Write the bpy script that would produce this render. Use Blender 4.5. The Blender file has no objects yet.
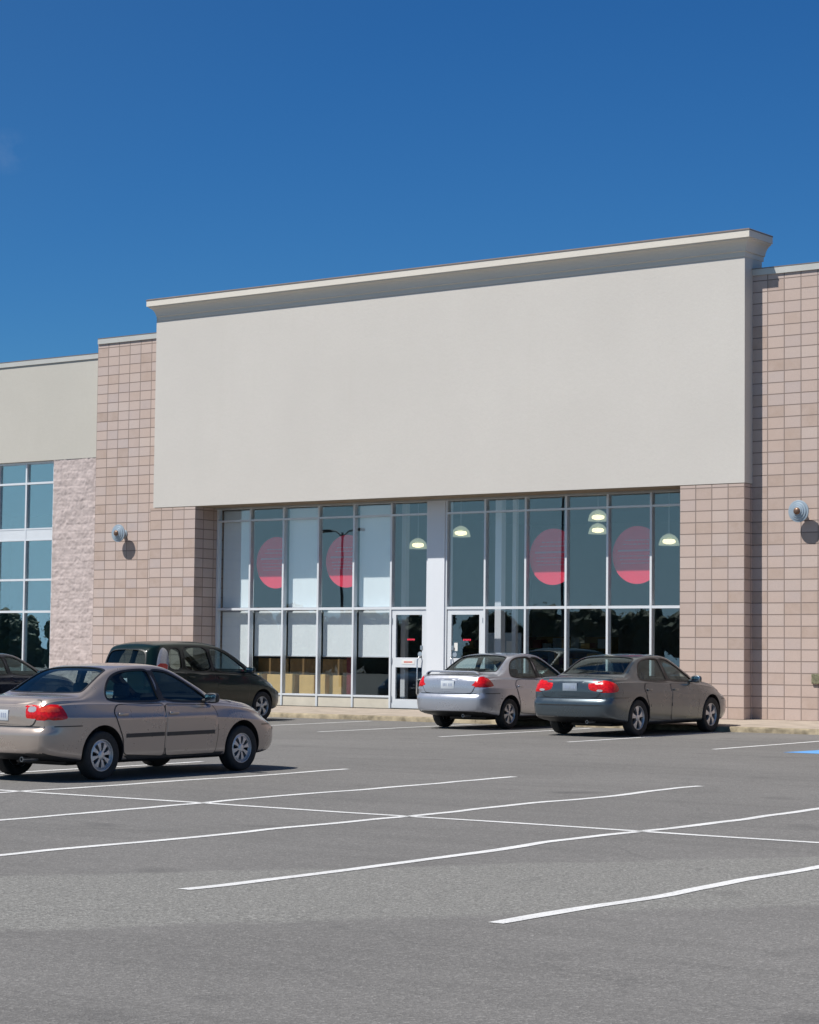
import bpy, bmesh, math, random
import numpy as np
from mathutils import Vector, Matrix, noise as mnoise
from mathutils.bvhtree import BVHTree
from mathutils.geometry import delaunay_2d_cdt

R = math.radians
random.seed(7)
scene = bpy.context.scene
COL = scene.collection
SLOPE, Y0 = 0.0095, 17.0


def gz(y):
    return SLOPE * (min(max(y, -5), 38.6) - Y0)


# ------------------------------------------------------------------ tagging
def tag(o, label=None, cat=None, group=None, kind=None):
    if label: o['label'] = label
    if cat: o['category'] = cat
    if group: o['group'] = group
    if kind: o['kind'] = kind
    return o


def empty(name, loc=(0, 0, 0), label=None, cat=None, group=None):
    o = bpy.data.objects.new(name, None)
    o.location = loc
    o.empty_display_size = 0.3
    COL.objects.link(o)
    return tag(o, label, cat, group)


def link(name, me, parent=None, origin=None):
    """Link a mesh written in the parent's (or world) coordinates."""
    o = bpy.data.objects.new(name, me)
    COL.objects.link(o)
    if parent is not None:
        o.parent = parent
    if origin is not None:
        me.transform(Matrix.Translation(-Vector(origin)))
        o.location = origin
    return o


# ------------------------------------------------------------------ mesh builder
class MB:
    def __init__(self):
        self.v, self.f, self.m, self.uv = [], [], [], []

    def add(self, verts, faces, mi=0, uvs=None):
        b = len(self.v)
        self.v += [tuple(p) for p in verts]
        for i, f in enumerate(faces):
            self.f.append([b + k for k in f])
            self.m.append(mi)

    def box(self, x0, x1, y0, y1, z0, z1, mi=0, skip=''):
        P = [(x0, y0, z0), (x1, y0, z0), (x1, y1, z0), (x0, y1, z0), (x0, y0, z1), (x1, y0, z1), (x1, y1, z1), (x0, y1, z1)]
        F = {'b': (3, 2, 1, 0), 't': (4, 5, 6, 7), 'f': (0, 1, 5, 4), 'k': (2, 3, 7, 6), 'l': (3, 0, 4, 7), 'r': (1, 2, 6, 5)}
        self.add(P, [F[k] for k in F if k not in skip], mi)

    def quad(self, a, b, c, d, mi=0):
        self.add([a, b, c, d], [(0, 1, 2, 3)], mi)

    def tube(self, pts, r, n=10, mi=0, caps=True):
        pts = [Vector(p) for p in pts]
        rs = r if isinstance(r, (list, tuple)) else [r] * len(pts)
        rings = []
        ref = None
        for i, p in enumerate(pts):
            a = pts[max(i - 1, 0)]
            b = pts[min(i + 1, len(pts) - 1)]
            d = (b - a).normalized()
            if ref is None:
                ref = Vector((0, 0, 1)) if abs(d.z) < .9 else Vector((1, 0, 0))
            s = d.cross(ref).normalized()
            t = s.cross(d).normalized()
            ref = t
            rings.append([p + (s * math.cos(2 * math.pi * k / n) + t * math.sin(2 * math.pi * k / n)) * rs[i] for k in range(n)])
        b = len(self.v)
        for rg in rings: self.v += [tuple(q) for q in rg]
        for i in range(len(rings) - 1):
            for k in range(n):
                self.f.append([b + i * n + k, b + i * n + (k + 1) % n, b + (i + 1) * n + (k + 1) % n, b + (i + 1) * n + k])
                self.m.append(mi)
        if caps:
            self.f.append([b + k for k in range(n)][::-1]); self.m.append(mi)
            e = b + (len(rings) - 1) * n
            self.f.append([e + k for k in range(n)]); self.m.append(mi)

    def lathe(self, prof, axis_o, axis_d, n=40, mi=0):
        """prof: list of (radius, distance along axis)."""
        o = Vector(axis_o); d = Vector(axis_d).normalized()
        ref = Vector((0, 0, 1)) if abs(d.z) < .9 else Vector((1, 0, 0))
        s = d.cross(ref).normalized(); t = s.cross(d).normalized()
        b = len(self.v)
        for (r, h) in prof:
            for k in range(n):
                a = 2 * math.pi * k / n
                self.v.append(tuple(o + d * h + (s * math.cos(a) + t * math.sin(a)) * max(r, 1e-4)))
        for i in range(len(prof) - 1):
            for k in range(n):
                self.f.append([b + i * n + k, b + i * n + (k + 1) % n, b + (i + 1) * n + (k + 1) % n, b + (i + 1) * n + k])
                self.m.append(mi)

    def mesh(self, name, mats, smooth=None, bevel=0, fixn=True):
        me = bpy.data.meshes.new(name)
        me.from_pydata(self.v, [], self.f)
        for m in (mats if isinstance(mats, (list, tuple)) else [mats]): me.materials.append(m)
        me.polygons.foreach_set('material_index', self.m)
        bm = bmesh.new(); bm.from_mesh(me)
        if fixn:
            bmesh.ops.recalc_face_normals(bm, faces=bm.faces)
        if bevel:
            bmesh.ops.bevel(bm, geom=list(bm.edges), offset=bevel, segments=2, affect='EDGES', profile=.5, clamp_overlap=True)
        uvl = bm.loops.layers.uv.new('UVMap')
        for f in bm.faces:
            n = f.normal
            ax = 0 if abs(n.x) > .7 else (1 if abs(n.y) > .7 else 2)
            for l in f.loops:
                c = l.vert.co
                l[uvl].uv = (c.y, c.z) if ax == 0 else ((c.x, c.z) if ax == 1 else (c.x, c.y))
        bm.to_mesh(me); bm.free()
        if smooth is not None:
            me.shade_smooth()
            me.set_sharp_from_angle(angle=R(smooth))
        return me

    def obj(self, name, mats, parent=None, origin=None, smooth=None, bevel=0, fixn=True):
        return link(name, self.mesh(name, mats, smooth, bevel, fixn), parent, origin)


# ------------------------------------------------------------------ materials
def nm(name):
    m = bpy.data.materials.new(name)
    m.use_nodes = True
    nt = m.node_tree
    bs = nt.nodes['Principled BSDF']
    return m, nt, bs, nt.nodes['Material Output']


def N(nt, typ, **kw):
    n = nt.nodes.new(typ)
    for k, v in kw.items():
        if k in n.inputs: n.inputs[k].default_value = v
        else: setattr(n, k, v)
    return n


def rgb(c, a=1.0):
    return (c[0], c[1], c[2], a)


def mixc(nt, fac, a, b, mode='MIX'):
    n = nt.nodes.new('ShaderNodeMix'); n.data_type = 'RGBA'; n.blend_type = mode
    for sock, val in ((n.inputs[0], fac), (n.inputs[6], a), (n.inputs[7], b)):
        if isinstance(val, bpy.types.NodeSocket): nt.links.new(val, sock)
        else: sock.default_value = val if not isinstance(val, tuple) or len(val) == 4 else rgb(val)
    return n.outputs[2]


def ramp(nt, fac, stops):
    n = nt.nodes.new('ShaderNodeValToRGB')
    e = n.color_ramp.elements
    while len(e) < len(stops): e.new(.5)
    for i, (p, c) in enumerate(stops):
        e[i].position = p
        e[i].color = (c, c, c, 1) if not isinstance(c, tuple) else rgb(c)
    nt.links.new(fac, n.inputs[0])
    return n.outputs[0]


def simple(name, col, rough=.6, metal=0., noise=.08, nscale=6., bump=0., bscale=80., spec=.5, coat=0.):
    m, nt, bs, out = nm(name)
    tc = N(nt, 'ShaderNodeTexCoord')
    nz = N(nt, 'ShaderNodeTexNoise', Scale=nscale, Detail=5.)
    nt.links.new(tc.outputs['Object'], nz.inputs['Vector'])
    f = ramp(nt, nz.outputs['Fac'], [(.3, 0.), (.7, 1.)])
    lo = tuple(max(0, c * (1 - noise)) for c in col); hi = tuple(min(1, c * (1 + noise)) for c in col)
    nt.links.new(mixc(nt, f, lo, hi), bs.inputs['Base Color'])
    bs.inputs['Roughness'].default_value = rough
    bs.inputs['Metallic'].default_value = metal
    bs.inputs['Specular IOR Level'].default_value = spec
    if coat:
        bs.inputs['Coat Weight'].default_value = coat
        bs.inputs['Coat Roughness'].default_value = .04
    if bump:
        n2 = N(nt, 'ShaderNodeTexNoise', Scale=bscale, Detail=4.)
        nt.links.new(tc.outputs['Object'], n2.inputs['Vector'])
        bp = N(nt, 'ShaderNodeBump', Strength=bump, Distance=.01)
        nt.links.new(n2.outputs['Fac'], bp.inputs['Height'])
        nt.links.new(bp.outputs['Normal'], bs.inputs['Normal'])
    return m


def stucco(name, col):
    m, nt, bs, out = nm(name)
    tc = N(nt, 'ShaderNodeTexCoord')
    n1 = N(nt, 'ShaderNodeTexNoise', Scale=.35, Detail=6., Roughness=.6)
    n2 = N(nt, 'ShaderNodeTexNoise', Scale=14., Detail=6., Roughness=.7)
    n3 = N(nt, 'ShaderNodeTexNoise', Scale=160., Detail=3.)
    mp = N(nt, 'ShaderNodeMapping'); mp.inputs['Scale'].default_value = (3., 1., .22)
    n4 = N(nt, 'ShaderNodeTexNoise', Scale=.9, Detail=5., Roughness=.65)
    for n in (n1, n2, n3): nt.links.new(tc.outputs['Object'], n.inputs['Vector'])
    nt.links.new(tc.outputs['Object'], mp.inputs['Vector']); nt.links.new(mp.outputs[0], n4.inputs['Vector'])
    c = mixc(nt, ramp(nt, n1.outputs['Fac'], [(.3, 0.), (.7, 1.)]), tuple(x * .955 for x in col), tuple(x * 1.03 for x in col))
    c = mixc(nt, ramp(nt, n2.outputs['Fac'], [(.35, 0.), (.65, .35)]), c, tuple(x * .93 for x in col))
    c = mixc(nt, ramp(nt, n4.outputs['Fac'], [(.58, 0.), (.78, .16)]), c, tuple(x * y for x, y in zip(col, (.88, .87, .84))))
    nt.links.new(c, bs.inputs['Base Color'])
    bs.inputs['Roughness'].default_value = .92
    bs.inputs['Specular IOR Level'].default_value = .2
    bp = N(nt, 'ShaderNodeBump', Strength=.35, Distance=.004)
    nt.links.new(n3.outputs['Fac'], bp.inputs['Height'])
    bp2 = N(nt, 'ShaderNodeBump', Strength=.12, Distance=.03)
    nt.links.new(n2.outputs['Fac'], bp2.inputs['Height'])
    nt.links.new(bp.outputs['Normal'], bp2.inputs['Normal'])
    nt.links.new(bp2.outputs['Normal'], bs.inputs['Normal'])
    return m


def block(name, c1, c2, c3, uoff=0., voff=.367, bw=.3862, bh=.2425, mort=.011):
    m, nt, bs, out = nm(name)
    uv = N(nt, 'ShaderNodeUVMap', uv_map='UVMap')
    mp = N(nt, 'ShaderNodeMapping'); mp.inputs['Location'].default_value = (-uoff, -voff, 0)
    nt.links.new(uv.outputs[0], mp.inputs[0])
    br = N(nt, 'ShaderNodeTexBrick', offset=0., squash=1.)
    br.inputs['Scale'].default_value = 1.
    br.inputs['Brick Width'].default_value = bw
    br.inputs['Row Height'].default_value = bh
    br.inputs['Mortar Size'].default_value = mort
    br.inputs['Mortar Smooth'].default_value = .25
    br.inputs['Bias'].default_value = 0.
    br.inputs['Color1'].default_value = (0, 0, 0, 1); br.inputs['Color2'].default_value = (1, 1, 1, 1); br.inputs['Mortar'].default_value = (.5, .5, .5, 1)
    nt.links.new(mp.outputs[0], br.inputs['Vector'])
    tc = N(nt, 'ShaderNodeTexCoord')
    nA = N(nt, 'ShaderNodeTexNoise', Scale=5., Detail=6., Roughness=.65)
    nB = N(nt, 'ShaderNodeTexNoise', Scale=70., Detail=4., Roughness=.6)
    nC = N(nt, 'ShaderNodeTexNoise', Scale=.45, Detail=3.)
    for n in (nA, nB, nC): nt.links.new(tc.outputs['Object'], n.inputs['Vector'])
    col = ramp(nt, br.outputs['Color'], [(0., c1), (.3, c2), (.6, c3), (.8, (.47, .40, .385)), (1., (.565, .475, .43))])
    col = mixc(nt, ramp(nt, nA.outputs['Fac'], [(.35, 0.), (.7, .55)]), col, tuple(x * y for x, y in zip(c2, (1.1, 1.12, 1.15))))
    col = mixc(nt, ramp(nt, nB.outputs['Fac'], [(.4, 0.), (.7, .3)]), col, tuple(x * .72 for x in c2))
    col = mixc(nt, ramp(nt, nC.outputs['Fac'], [(.35, 0.), (.65, .35)]), col, tuple(x * y for x, y in zip(c2, (1.02, .95, .85))))
    mc = tuple(x * .52 for x in c2)
    col = mixc(nt, br.outputs['Fac'], col, mc)
    nt.links.new(col, bs.inputs['Base Color'])
    bs.inputs['Roughness'].default_value = .9
    bs.inputs['Specular IOR Level'].default_value = .2
    inv = N(nt, 'ShaderNodeMath', operation='SUBTRACT'); inv.inputs[0].default_value = 1.
    nt.links.new(br.outputs['Fac'], inv.inputs[1])
    b1 = N(nt, 'ShaderNodeBump', Strength=.9, Distance=.012); nt.links.new(inv.outputs[0], b1.inputs['Height'])
    b2 = N(nt, 'ShaderNodeBump', Strength=.35, Distance=.006); nt.links.new(nB.outputs['Fac'], b2.inputs['Height'])
    nt.links.new(b1.outputs['Normal'], b2.inputs['Normal']); nt.links.new(b2.outputs['Normal'], bs.inputs['Normal'])
    return m


def glass(name, tint, refl, rough=.0):
    m, nt, bs, out = nm(name)
    nt.nodes.remove(bs)
    tr = N(nt, 'ShaderNodeBsdfTransparent'); tr.inputs[0].default_value = rgb(tint)
    gl = N(nt, 'ShaderNodeBsdfGlossy'); gl.inputs['Roughness'].default_value = rough
    gl.inputs['Color'].default_value = (.84, .97, 1, 1)
    fr = N(nt, 'ShaderNodeLayerWeight')
    pw = N(nt, 'ShaderNodeMath', operation='POWER'); pw.inputs[1].default_value = 4.
    nt.links.new(fr.outputs['Facing'], pw.inputs[0])
    ad = N(nt, 'ShaderNodeMath', operation='MULTIPLY_ADD'); ad.inputs[1].default_value = .6; ad.inputs[2].default_value = refl
    nt.links.new(pw.outputs[0], ad.inputs[0])
    tc = N(nt, 'ShaderNodeTexCoord')
    nz = N(nt, 'ShaderNodeTexNoise', Scale=.9, Detail=2.); nt.links.new(tc.outputs['Object'], nz.inputs['Vector'])
    bp = N(nt, 'ShaderNodeBump', Strength=.02, Distance=.02); nt.links.new(nz.outputs['Fac'], bp.inputs['Height'])
    nt.links.new(bp.outputs[0], gl.inputs['Normal'])
    mx = N(nt, 'ShaderNodeMixShader')
    nt.links.new(ad.outputs[0], mx.inputs[0]); nt.links.new(tr.outputs[0], mx.inputs[1]); nt.links.new(gl.outputs[0], mx.inputs[2])
    nt.links.new(mx.outputs[0], out.inputs[0])
    return m


def carpaint(name, col, flake=.5, rough=.28, metal=.55, coat=1., spec=.5):
    m, nt, bs, out = nm(name); bs.inputs['Specular IOR Level'].default_value = spec
    tc = N(nt, 'ShaderNodeTexCoord')
    c = None
    n2 = N(nt, 'ShaderNodeTexNoise', Scale=3., Detail=6., Roughness=.7); nt.links.new(tc.outputs['Object'], n2.inputs['Vector'])
    sx = N(nt, 'ShaderNodeSeparateXYZ'); nt.links.new(tc.outputs['Object'], sx.inputs[0])
    dirt = ramp(nt, sx.outputs['Z'], [(.18, .55), (.6, 0.)])
    dm = N(nt, 'ShaderNodeMath', operation='MULTIPLY'); nt.links.new(dirt, dm.inputs[0]); nt.links.new(n2.outputs['Fac'], dm.inputs[1])
    c = mixc(nt, dm.outputs[0], col, tuple(.6 * x + .03 for x in col))
    nt.links.new(c, bs.inputs['Base Color'])
    bs.inputs['Metallic'].default_value = metal
    r = ramp(nt, n2.outputs['Fac'], [(.3, rough * .9), (.7, rough * 1.2)])
    nt.links.new(r, bs.inputs['Roughness'])
    bs.inputs['Coat Weight'].default_value = coat
    bs.inputs['Coat Roughness'].default_value = .07
    return m


def asphalt():
    m, nt, bs, out = nm('asphalt')
    tc = N(nt, 'ShaderNodeTexCoord'); V = tc.outputs['Object']

    def noise(s, d=5., r=.6, vec=None):
        n = N(nt, 'ShaderNodeTexNoise', Scale=s, Detail=d, Roughness=r); nt.links.new(vec or V, n.inputs['Vector']); return n.outputs['Fac']
    base = (.178, .172, .164)
    c = mixc(nt, ramp(nt, noise(.22, 6.), [(.3, 0.), (.7, 1.)]), tuple(x * .86 for x in base), tuple(x * 1.1 for x in base))
    # long drag streaks along the paving direction
    mp = N(nt, 'ShaderNodeMapping'); mp.inputs['Rotation'].default_value = (0, 0, R(-53)); mp.inputs['Scale'].default_value = (.22, 2.6, 1)
    nt.links.new(V, mp.inputs[0])
    c = mixc(nt, ramp(nt, noise(.8, 8., .7, mp.outputs[0]), [(.48, 0.), (.74, .6)]), c, tuple(x * .70 for x in base))
    c = mixc(nt, ramp(nt, noise(3.5, 7., .7), [(.52, 0.), (.75, .35)]), c, tuple(x * .75 for x in base))
    # older pale strip of paving with ragged edges
    mp2 = N(nt, 'ShaderNodeVectorMath', operation='DOT_PRODUCT'); mp2.inputs[1].default_value = (-.8, .6, 0); nt.links.new(V, mp2.inputs[0])
    nz = noise(1.2, 6.)
    dd = N(nt, 'ShaderNodeMath', operation='MULTIPLY_ADD'); dd.inputs[1].default_value = .55; nt.links.new(nz, dd.inputs[0]); nt.links.new(mp2.outputs['Value'], dd.inputs[2])
    lo = N(nt, 'ShaderNodeMapRange'); lo.inputs['From Min'].default_value = 13.75; lo.inputs['From Max'].default_value = 13.95
    hi = N(nt, 'ShaderNodeMapRange'); hi.inputs['From Min'].default_value = 16.95; hi.inputs['From Max'].default_value = 16.8
    for q in (lo, hi): nt.links.new(dd.outputs[0], q.inputs['Value'])
    st = N(nt, 'ShaderNodeMath', operation='MULTIPLY'); nt.links.new(lo.outputs[0], st.inputs[0]); nt.links.new(hi.outputs[0], st.inputs[1])
    pale = mixc(nt, ramp(nt, noise(40., 4., .8), [(.38, 0.), (.66, 1.)]), (.14, .138, .128), (.31, .305, .285))
    sc = N(nt, 'ShaderNodeMath', operation='MULTIPLY'); sc.inputs[1].default_value = .8; nt.links.new(st.outputs[0], sc.inputs[0])
    c = mixc(nt, sc.outputs[0], c, pale)
    # aggregate speckle
    vo = N(nt, 'ShaderNodeTexVoronoi', Scale=75.); nt.links.new(V, vo.inputs['Vector'])
    sp = ramp(nt, vo.outputs['Color'], [(.0, .6), (.7, 1.), (1., 1.7)])
    c = mixc(nt, .8, c, sp, 'MULTIPLY')
    fine = noise(160., 3., .7)
    c = mixc(nt, .55, c, ramp(nt, fine, [(.3, .6), (.7, 1.4)]), 'MULTIPLY')
    # oil drips in the bays
    c = mixc(nt, ramp(nt, noise(.9, 3., .4), [(.66, 0.), (.78, .5)]), c, (.07, .068, .067))
    # hairline cracks
    v2 = N(nt, 'ShaderNodeTexVoronoi', feature='DISTANCE_TO_EDGE', Scale=.16)
    wv = N(nt, 'ShaderNodeVectorMath', operation='ADD')
    nz2 = N(nt, 'ShaderNodeTexNoise', Scale=1.4, Detail=5.); nt.links.new(V, nz2.inputs['Vector'])
    nt.links.new(V, wv.inputs[0]); nt.links.new(nz2.outputs['Color'], wv.inputs[1]); nt.links.new(wv.outputs[0], v2.inputs['Vector'])
    c = mixc(nt, ramp(nt, v2.outputs['Distance'], [(.0, .22), (.002, 0.)]), c, (.05, .05, .05))
    nt.links.new(c, bs.inputs['Base Color'])
    bs.inputs['Roughness'].default_value = .88
    bs.inputs['Specular IOR Level'].default_value = .3
    b = N(nt, 'ShaderNodeBump', Strength=.5, Distance=.006); nt.links.new(vo.outputs['Distance'], b.inputs['Height'])
    b2 = N(nt, 'ShaderNodeBump', Strength=.4, Distance=.006); nt.links.new(fine, b2.inputs['Height']); nt.links.new(b.outputs[0], b2.inputs['Normal'])
    nt.links.new(b2.outputs[0], bs.inputs['Normal'])
    return m


def linepaint(name, col, wear=.62):
    m, nt, bs, out = nm(name)
    tc = N(nt, 'ShaderNodeTexCoord')
    n = N(nt, 'ShaderNodeTexNoise', Scale=45., Detail=6., Roughness=.75); nt.links.new(tc.outputs['Object'], n.inputs['Vector'])
    n2 = N(nt, 'ShaderNodeTexNoise', Scale=2.2, Detail=4.); nt.links.new(tc.outputs['Object'], n2.inputs['Vector'])
    c = mixc(nt, ramp(nt, n2.outputs['Fac'], [(.3, 0.), (.7, 1.)]), tuple(x * .82 for x in col), col)
    c = mixc(nt, ramp(nt, n.outputs['Fac'], [(wear, 0.), (wear + .1, .75)]), c, (.16, .155, .15))
    nt.links.new(c, bs.inputs['Base Color'])
    bs.inputs['Roughness'].default_value = .7
    return m


def emis(name, col, s):
    m, nt, bs, out = nm(name)
    bs.inputs['Base Color'].default_value = rgb(col)
    bs.inputs['Emission Color'].default_value = rgb(col)
    bs.inputs['Emission Strength'].default_value = s
    return m


M = {}
M['stucco'] = stucco('stucco_cream', (.592, .562, .520))
M['stucco_b'] = stucco('stucco_olive', (.52, .497, .445))
M['cornice'] = stucco('cornice_cream', (.70, .655, .58))
M['coping'] = simple('coping_metal', (.55, .54, .50), .45, .2, .05, 2.)
M['capdark'] = simple('coping_edge', (.22, .18, .16), .5, .3, .1)
BC = ((.41, .315, .265), (.50, .40, .355), (.535, .435, .39))
M['block'] = block('pink_block', *BC, uoff=-22.15 - .3862 * 60)
M['blockr'] = block('pink_block_wall', *BC, uoff=-21.795 - .3862 * 60)
M['blockl'] = block('pink_block_left', *BC, uoff=-41.41 - .3862 * 60)
M['blockp'] = block('pink_block_pier', *BC, uoff=-39.10 - .3862 * 60)
M['split'] = simple('split_face_stone', (.50, .425, .405), .95, 0, .14, 5., .5, 60., .2)
M['alu'] = simple('white_aluminium', (.72, .75, .78), .38, .15, .03, 3.)
M['white'] = simple('white_cladding', (.72, .75, .79), .45, 0., .03, 1.)
M['base'] = simple('cream_base_panel', (.62, .57, .47), .6, 0., .07, 3.)
M['glass'] = glass('store_glass', (.985, .995, 1.), .092)
M['wingglass'] = glass('coated_glass', (.80, .93, .95), .31)
M['blind'] = simple('blind_fabric', (.90, .96, .97), .9, 0., .02, 3.)
M['red'] = simple('red_vinyl', (.86, .04, .09), .55, 0., .05, 3.)
M['pink'] = simple('pink_vinyl', (.62, .22, .28), .55, 0., .05, 3.)
M['floor'] = simple('store_floor', (.30, .30, .29), .35, 0., .08, 1.)
M['iwall'] = simple('store_inner_wall', (.42, .44, .44), .8, 0., .06, 1.)
M['iceil'] = simple('store_ceiling', (.36, .38, .38), .8, 0., .05, 1.)
M['concrete'] = simple('pavement_concrete', (.37, .315, .26), .9, 0., .16, 2.5, .5, 60., .25)
M['kerb'] = simple('kerb_concrete', (.29, .245, .17), .9, 0., .45, 5., .6, 50., .25)
M['asphalt'] = asphalt()
M['line'] = linepaint('line_white', (.72, .72, .71), .54)
M['blue'] = linepaint('line_blue', (.12, .36, .75))
M['lampgrey'] = simple('lamp_grey', (.36, .43, .49), .4, .3, .06, 8.)
M['bronze'] = simple('lamp_bronze', (.20, .12, .08), .4, .5, .1, 8.)
M['tan'] = simple('tan_laminate', (.62, .43, .17), .6, 0., .08, 3.)
M['brown'] = simple('brown_laminate', (.22, .14, .06), .6, 0., .12, 3.)
M['maroon'] = simple('maroon_panel', (.16, .02, .025), .6, 0., .1, 3.)
M['plaque'] = simple('plaque_olive', (.17, .165, .10), .7, 0., .4, 25.)
M['paper'] = simple('paper_white', (.75, .75, .72), .8, 0., .04, 8.)
M['steel'] = simple('brushed_steel', (.6, .61, .63), .28, .9, .05, 10.)
M['dark'] = simple('dark_void', (.02, .02, .022), .8)
M['bulb'] = emis('lamp_bulb', (1., .80, .52), 3.5)
M['domeglass'] = glass('lamp_dome', (.72, .74, .66), .16, .15)
_n = M['domeglass'].node_tree; _a = _n.nodes.new('ShaderNodeAddShader'); _e = _n.nodes.new('ShaderNodeEmission'); _e.inputs[0].default_value = (.75, .8, .62, 1); _e.inputs[1].default_value = .13
_o = [q for q in _n.nodes if q.type == 'OUTPUT_MATERIAL'][0]; _n.links.new(_o.inputs[0].links[0].from_socket, _a.inputs[0]); _n.links.new(_e.outputs[0], _a.inputs[1]); _n.links.new(_a.outputs[0], _o.inputs[0])
# car materials
M['tyre'] = simple('tyre_rubber', (.022, .022, .023), .82, 0., .25, 20., .2, 60.)
M['rim'] = simple('rim_silver', (.52, .53, .55), .35, .6, .08, 10.)
M['trim'] = simple('black_trim', (.022, .022, .024), .5, 0., .2, 12.)
M['seal'] = simple('window_rubber', (.012, .012, .013), .45)
M['inter'] = simple('cabin_grey', (.045, .047, .05), .85, 0., .15, 6.)
M['seat'] = simple('seat_cloth', (.075, .078, .085), .95, 0., .2, 20.)
M['privglass'] = glass('privacy_glass', (.30, .36, .35), .05)
M['carglass'] = glass('car_glass', (.60, .70, .70), .05)
M['lensred'] = simple('lens_red', (.55, .006, .008), .22, 0., .35, 30., .15, 60., .4, .35)
M['lensorange'] = simple('lens_amber', (.62, .055, .018), .12, 0., .2, 40., .15, 60., .6, 1.)
M['lensclear'] = simple('lens_clear', (.42, .41, .42), .2, .2, .15, 40., .15, 60., .6, 1.)
M['plate'] = simple('plate_white', (.58, .62, .66), .4, 0., .04, 9.)
M['plate_dim'] = simple('plate_grey', (.27, .32, .38), .4, 0., .06, 9.)
M['platemark'] = simple('plate_blue', (.30, .35, .46), .5)
M['chrome'] = simple('chrome', (.7, .7, .7), .12, 1., .02)
M['leaf'] = simple('leaf_green', (.04, .062, .022), .7, 0., .5, .6)
M['bark'] = simple('bark_brown', (.09, .07, .05), .9)
M['pole'] = simple('pole_dark', (.06, .06, .06), .5, .3)

# ------------------------------------------------------------------ ground
b = MB()
ys = [-420, -60, -5, 0] + [2 + i * .5 for i in range(74)] + [39.2, 41., 60, 120, 500]
xs = [-600, -120, -70] + list(range(-60, 21, 4)) + [60, 500]
for y in ys:
    for x in xs: b.v.append((x, y, gz(y)))
nx = len(xs)
for j in range(len(ys) - 1):
    for i in range(nx - 1):
        b.f.append([j * nx + i, j * nx + i + 1, (j + 1) * nx + i + 1, (j + 1) * nx + i]); b.m.append(0)
tag(b.obj('parking_lot', M['asphalt'], smooth=30), kind='structure')

# pavement in front of the store, with a real kerb
KY, KB, KT = 38.50, gz(38.5), .305
b = MB()
x = -75.
while x < 25:
    b.add([(x + .006, KY + .16, KT), (x + 1.494, KY + .16, KT), (x + 1.494, 41.665, .372), (x + .006, 41.665, .372),
           (x + .006, KY + .16, KT - .05), (x + 1.494, KY + .16, KT - .05), (x + 1.494, 41.665, .32), (x + .006, 41.665, .32)],
          [(0, 1, 2, 3), (4, 5, 1, 0), (0, 3, 7, 4), (1, 5, 6, 2)])
    x += 1.5
b.add([(-75, KY + .16, KT - .02), (25, KY + .16, KT - .02), (25, 41.66, .352), (-75, 41.66, .352)], [(0, 1, 2, 3)])
tag(b.obj('pavement', M['concrete']), kind='structure')
b = MB()
x = -75.
while x < 25:
    pr = [(KY, KB - .1), (KY + .012, KB + .07), (KY + .03, KT - .008), (KY + .05, KT + .002), (KY + .155, KT + .004), (KY + .155, KB - .1)]
    xa, xb = x + .004, x + 2.996
    b.add([(xa, p, q) for p, q in pr] + [(xb, p, q) for p, q in pr], [(i, i + 1, i + 7, i + 6) for i in range(5)] + [(0, 1, 2, 3, 4, 5), (11, 10, 9, 8, 7, 6)])
    x += 3.
tag(b.obj('kerb', M['kerb'], smooth=40), kind='structure')


def painted(name, x0, y0, x1, y1, w, seed, amp=.105, mat='line'):
    b = MB(); n = max(8, int(math.hypot(x1 - x0, y1 - y0) / .2))
    d = Vector((x1 - x0, y1 - y0, 0)).normalized(); s = Vector((-d.y, d.x, 0))
    for i in range(n + 1):
        t = i / n
        p = Vector((x0 + (x1 - x0) * t, y0 + (y1 - y0) * t, 0))
        o = amp * (mnoise.noise((t * n * .2 * .45, seed * 7.3, 0)) * 1.6 + .35 * mnoise.noise((t * n * .2 * 1.7, seed * 3.1, 5)))
        ww = w * (1 + .18 * mnoise.noise((t * n * .2 * .9, seed, 9)))
        for k in (-1, 1):
            q = p + s * (o + k * ww / 2 + .004 * mnoise.noise((t * n, seed, k * 4.)))
            b.v.append((q.x, q.y, gz(q.y) + .004))
    for i in range(n):
        b.f.append([2 * i, 2 * i + 1, 2 * i + 3, 2 * i + 2]); b.m.append(0)
    return tag(b.obj(name, M[mat], fixn=False), kind='structure')


rows = [(-2.4, 11.6, 24.), (-5.12, 11.6, 24.), (-7.85, 11.45, 24.1), (-10.61, 11.6, 23.9), (-13.30, 11.6, 23.82), (-16.03, 11.6, 23.84), (-18.74, 11.6, 23.75),
        (-21.45, 11.6, 23.8), (-24.2, 11.6, 23.8), (-26.9, 11.6, 23.8), (-29.6, 11.6, 23.8), (-32.3, 11.6, 23.8)]
for i, (x, ya, yb) in enumerate(rows):
    painted('parking_line', x, ya, x + .02, yb, .115, i + 1)
painted('parking_line', -62, 17.75, 4, 17.80, .105, 40, .02)
for i, (x, ya) in enumerate([(-11.9, 32.), (-14.8, 32.), (-17.75, 32.05), (-20.9, 32.6), (-23.76, 32.75), (-26.69, 32.9), (-29.35, 33.4), (-32.2, 33), (-35.1, 33), (-38, 33), (-41, 33), (-44, 33)]):
    painted('parking_line', x, ya, x - .1, 38.1, .105, 60 + i, .025)
b = MB()
for i in range(9):
    y = 31.95 + i * .18
    b.v += [(-16.45 + .02 * i, y, gz(y) + .004), (-14.9, y, gz(y) + .004)]
for i in range(8):
    b.f.append([2 * i, 2 * i + 1, 2 * i + 3, 2 * i + 2]); b.m.append(0)
tag(b.obj('blue_bay_marking', M['blue']), kind='structure')

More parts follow.
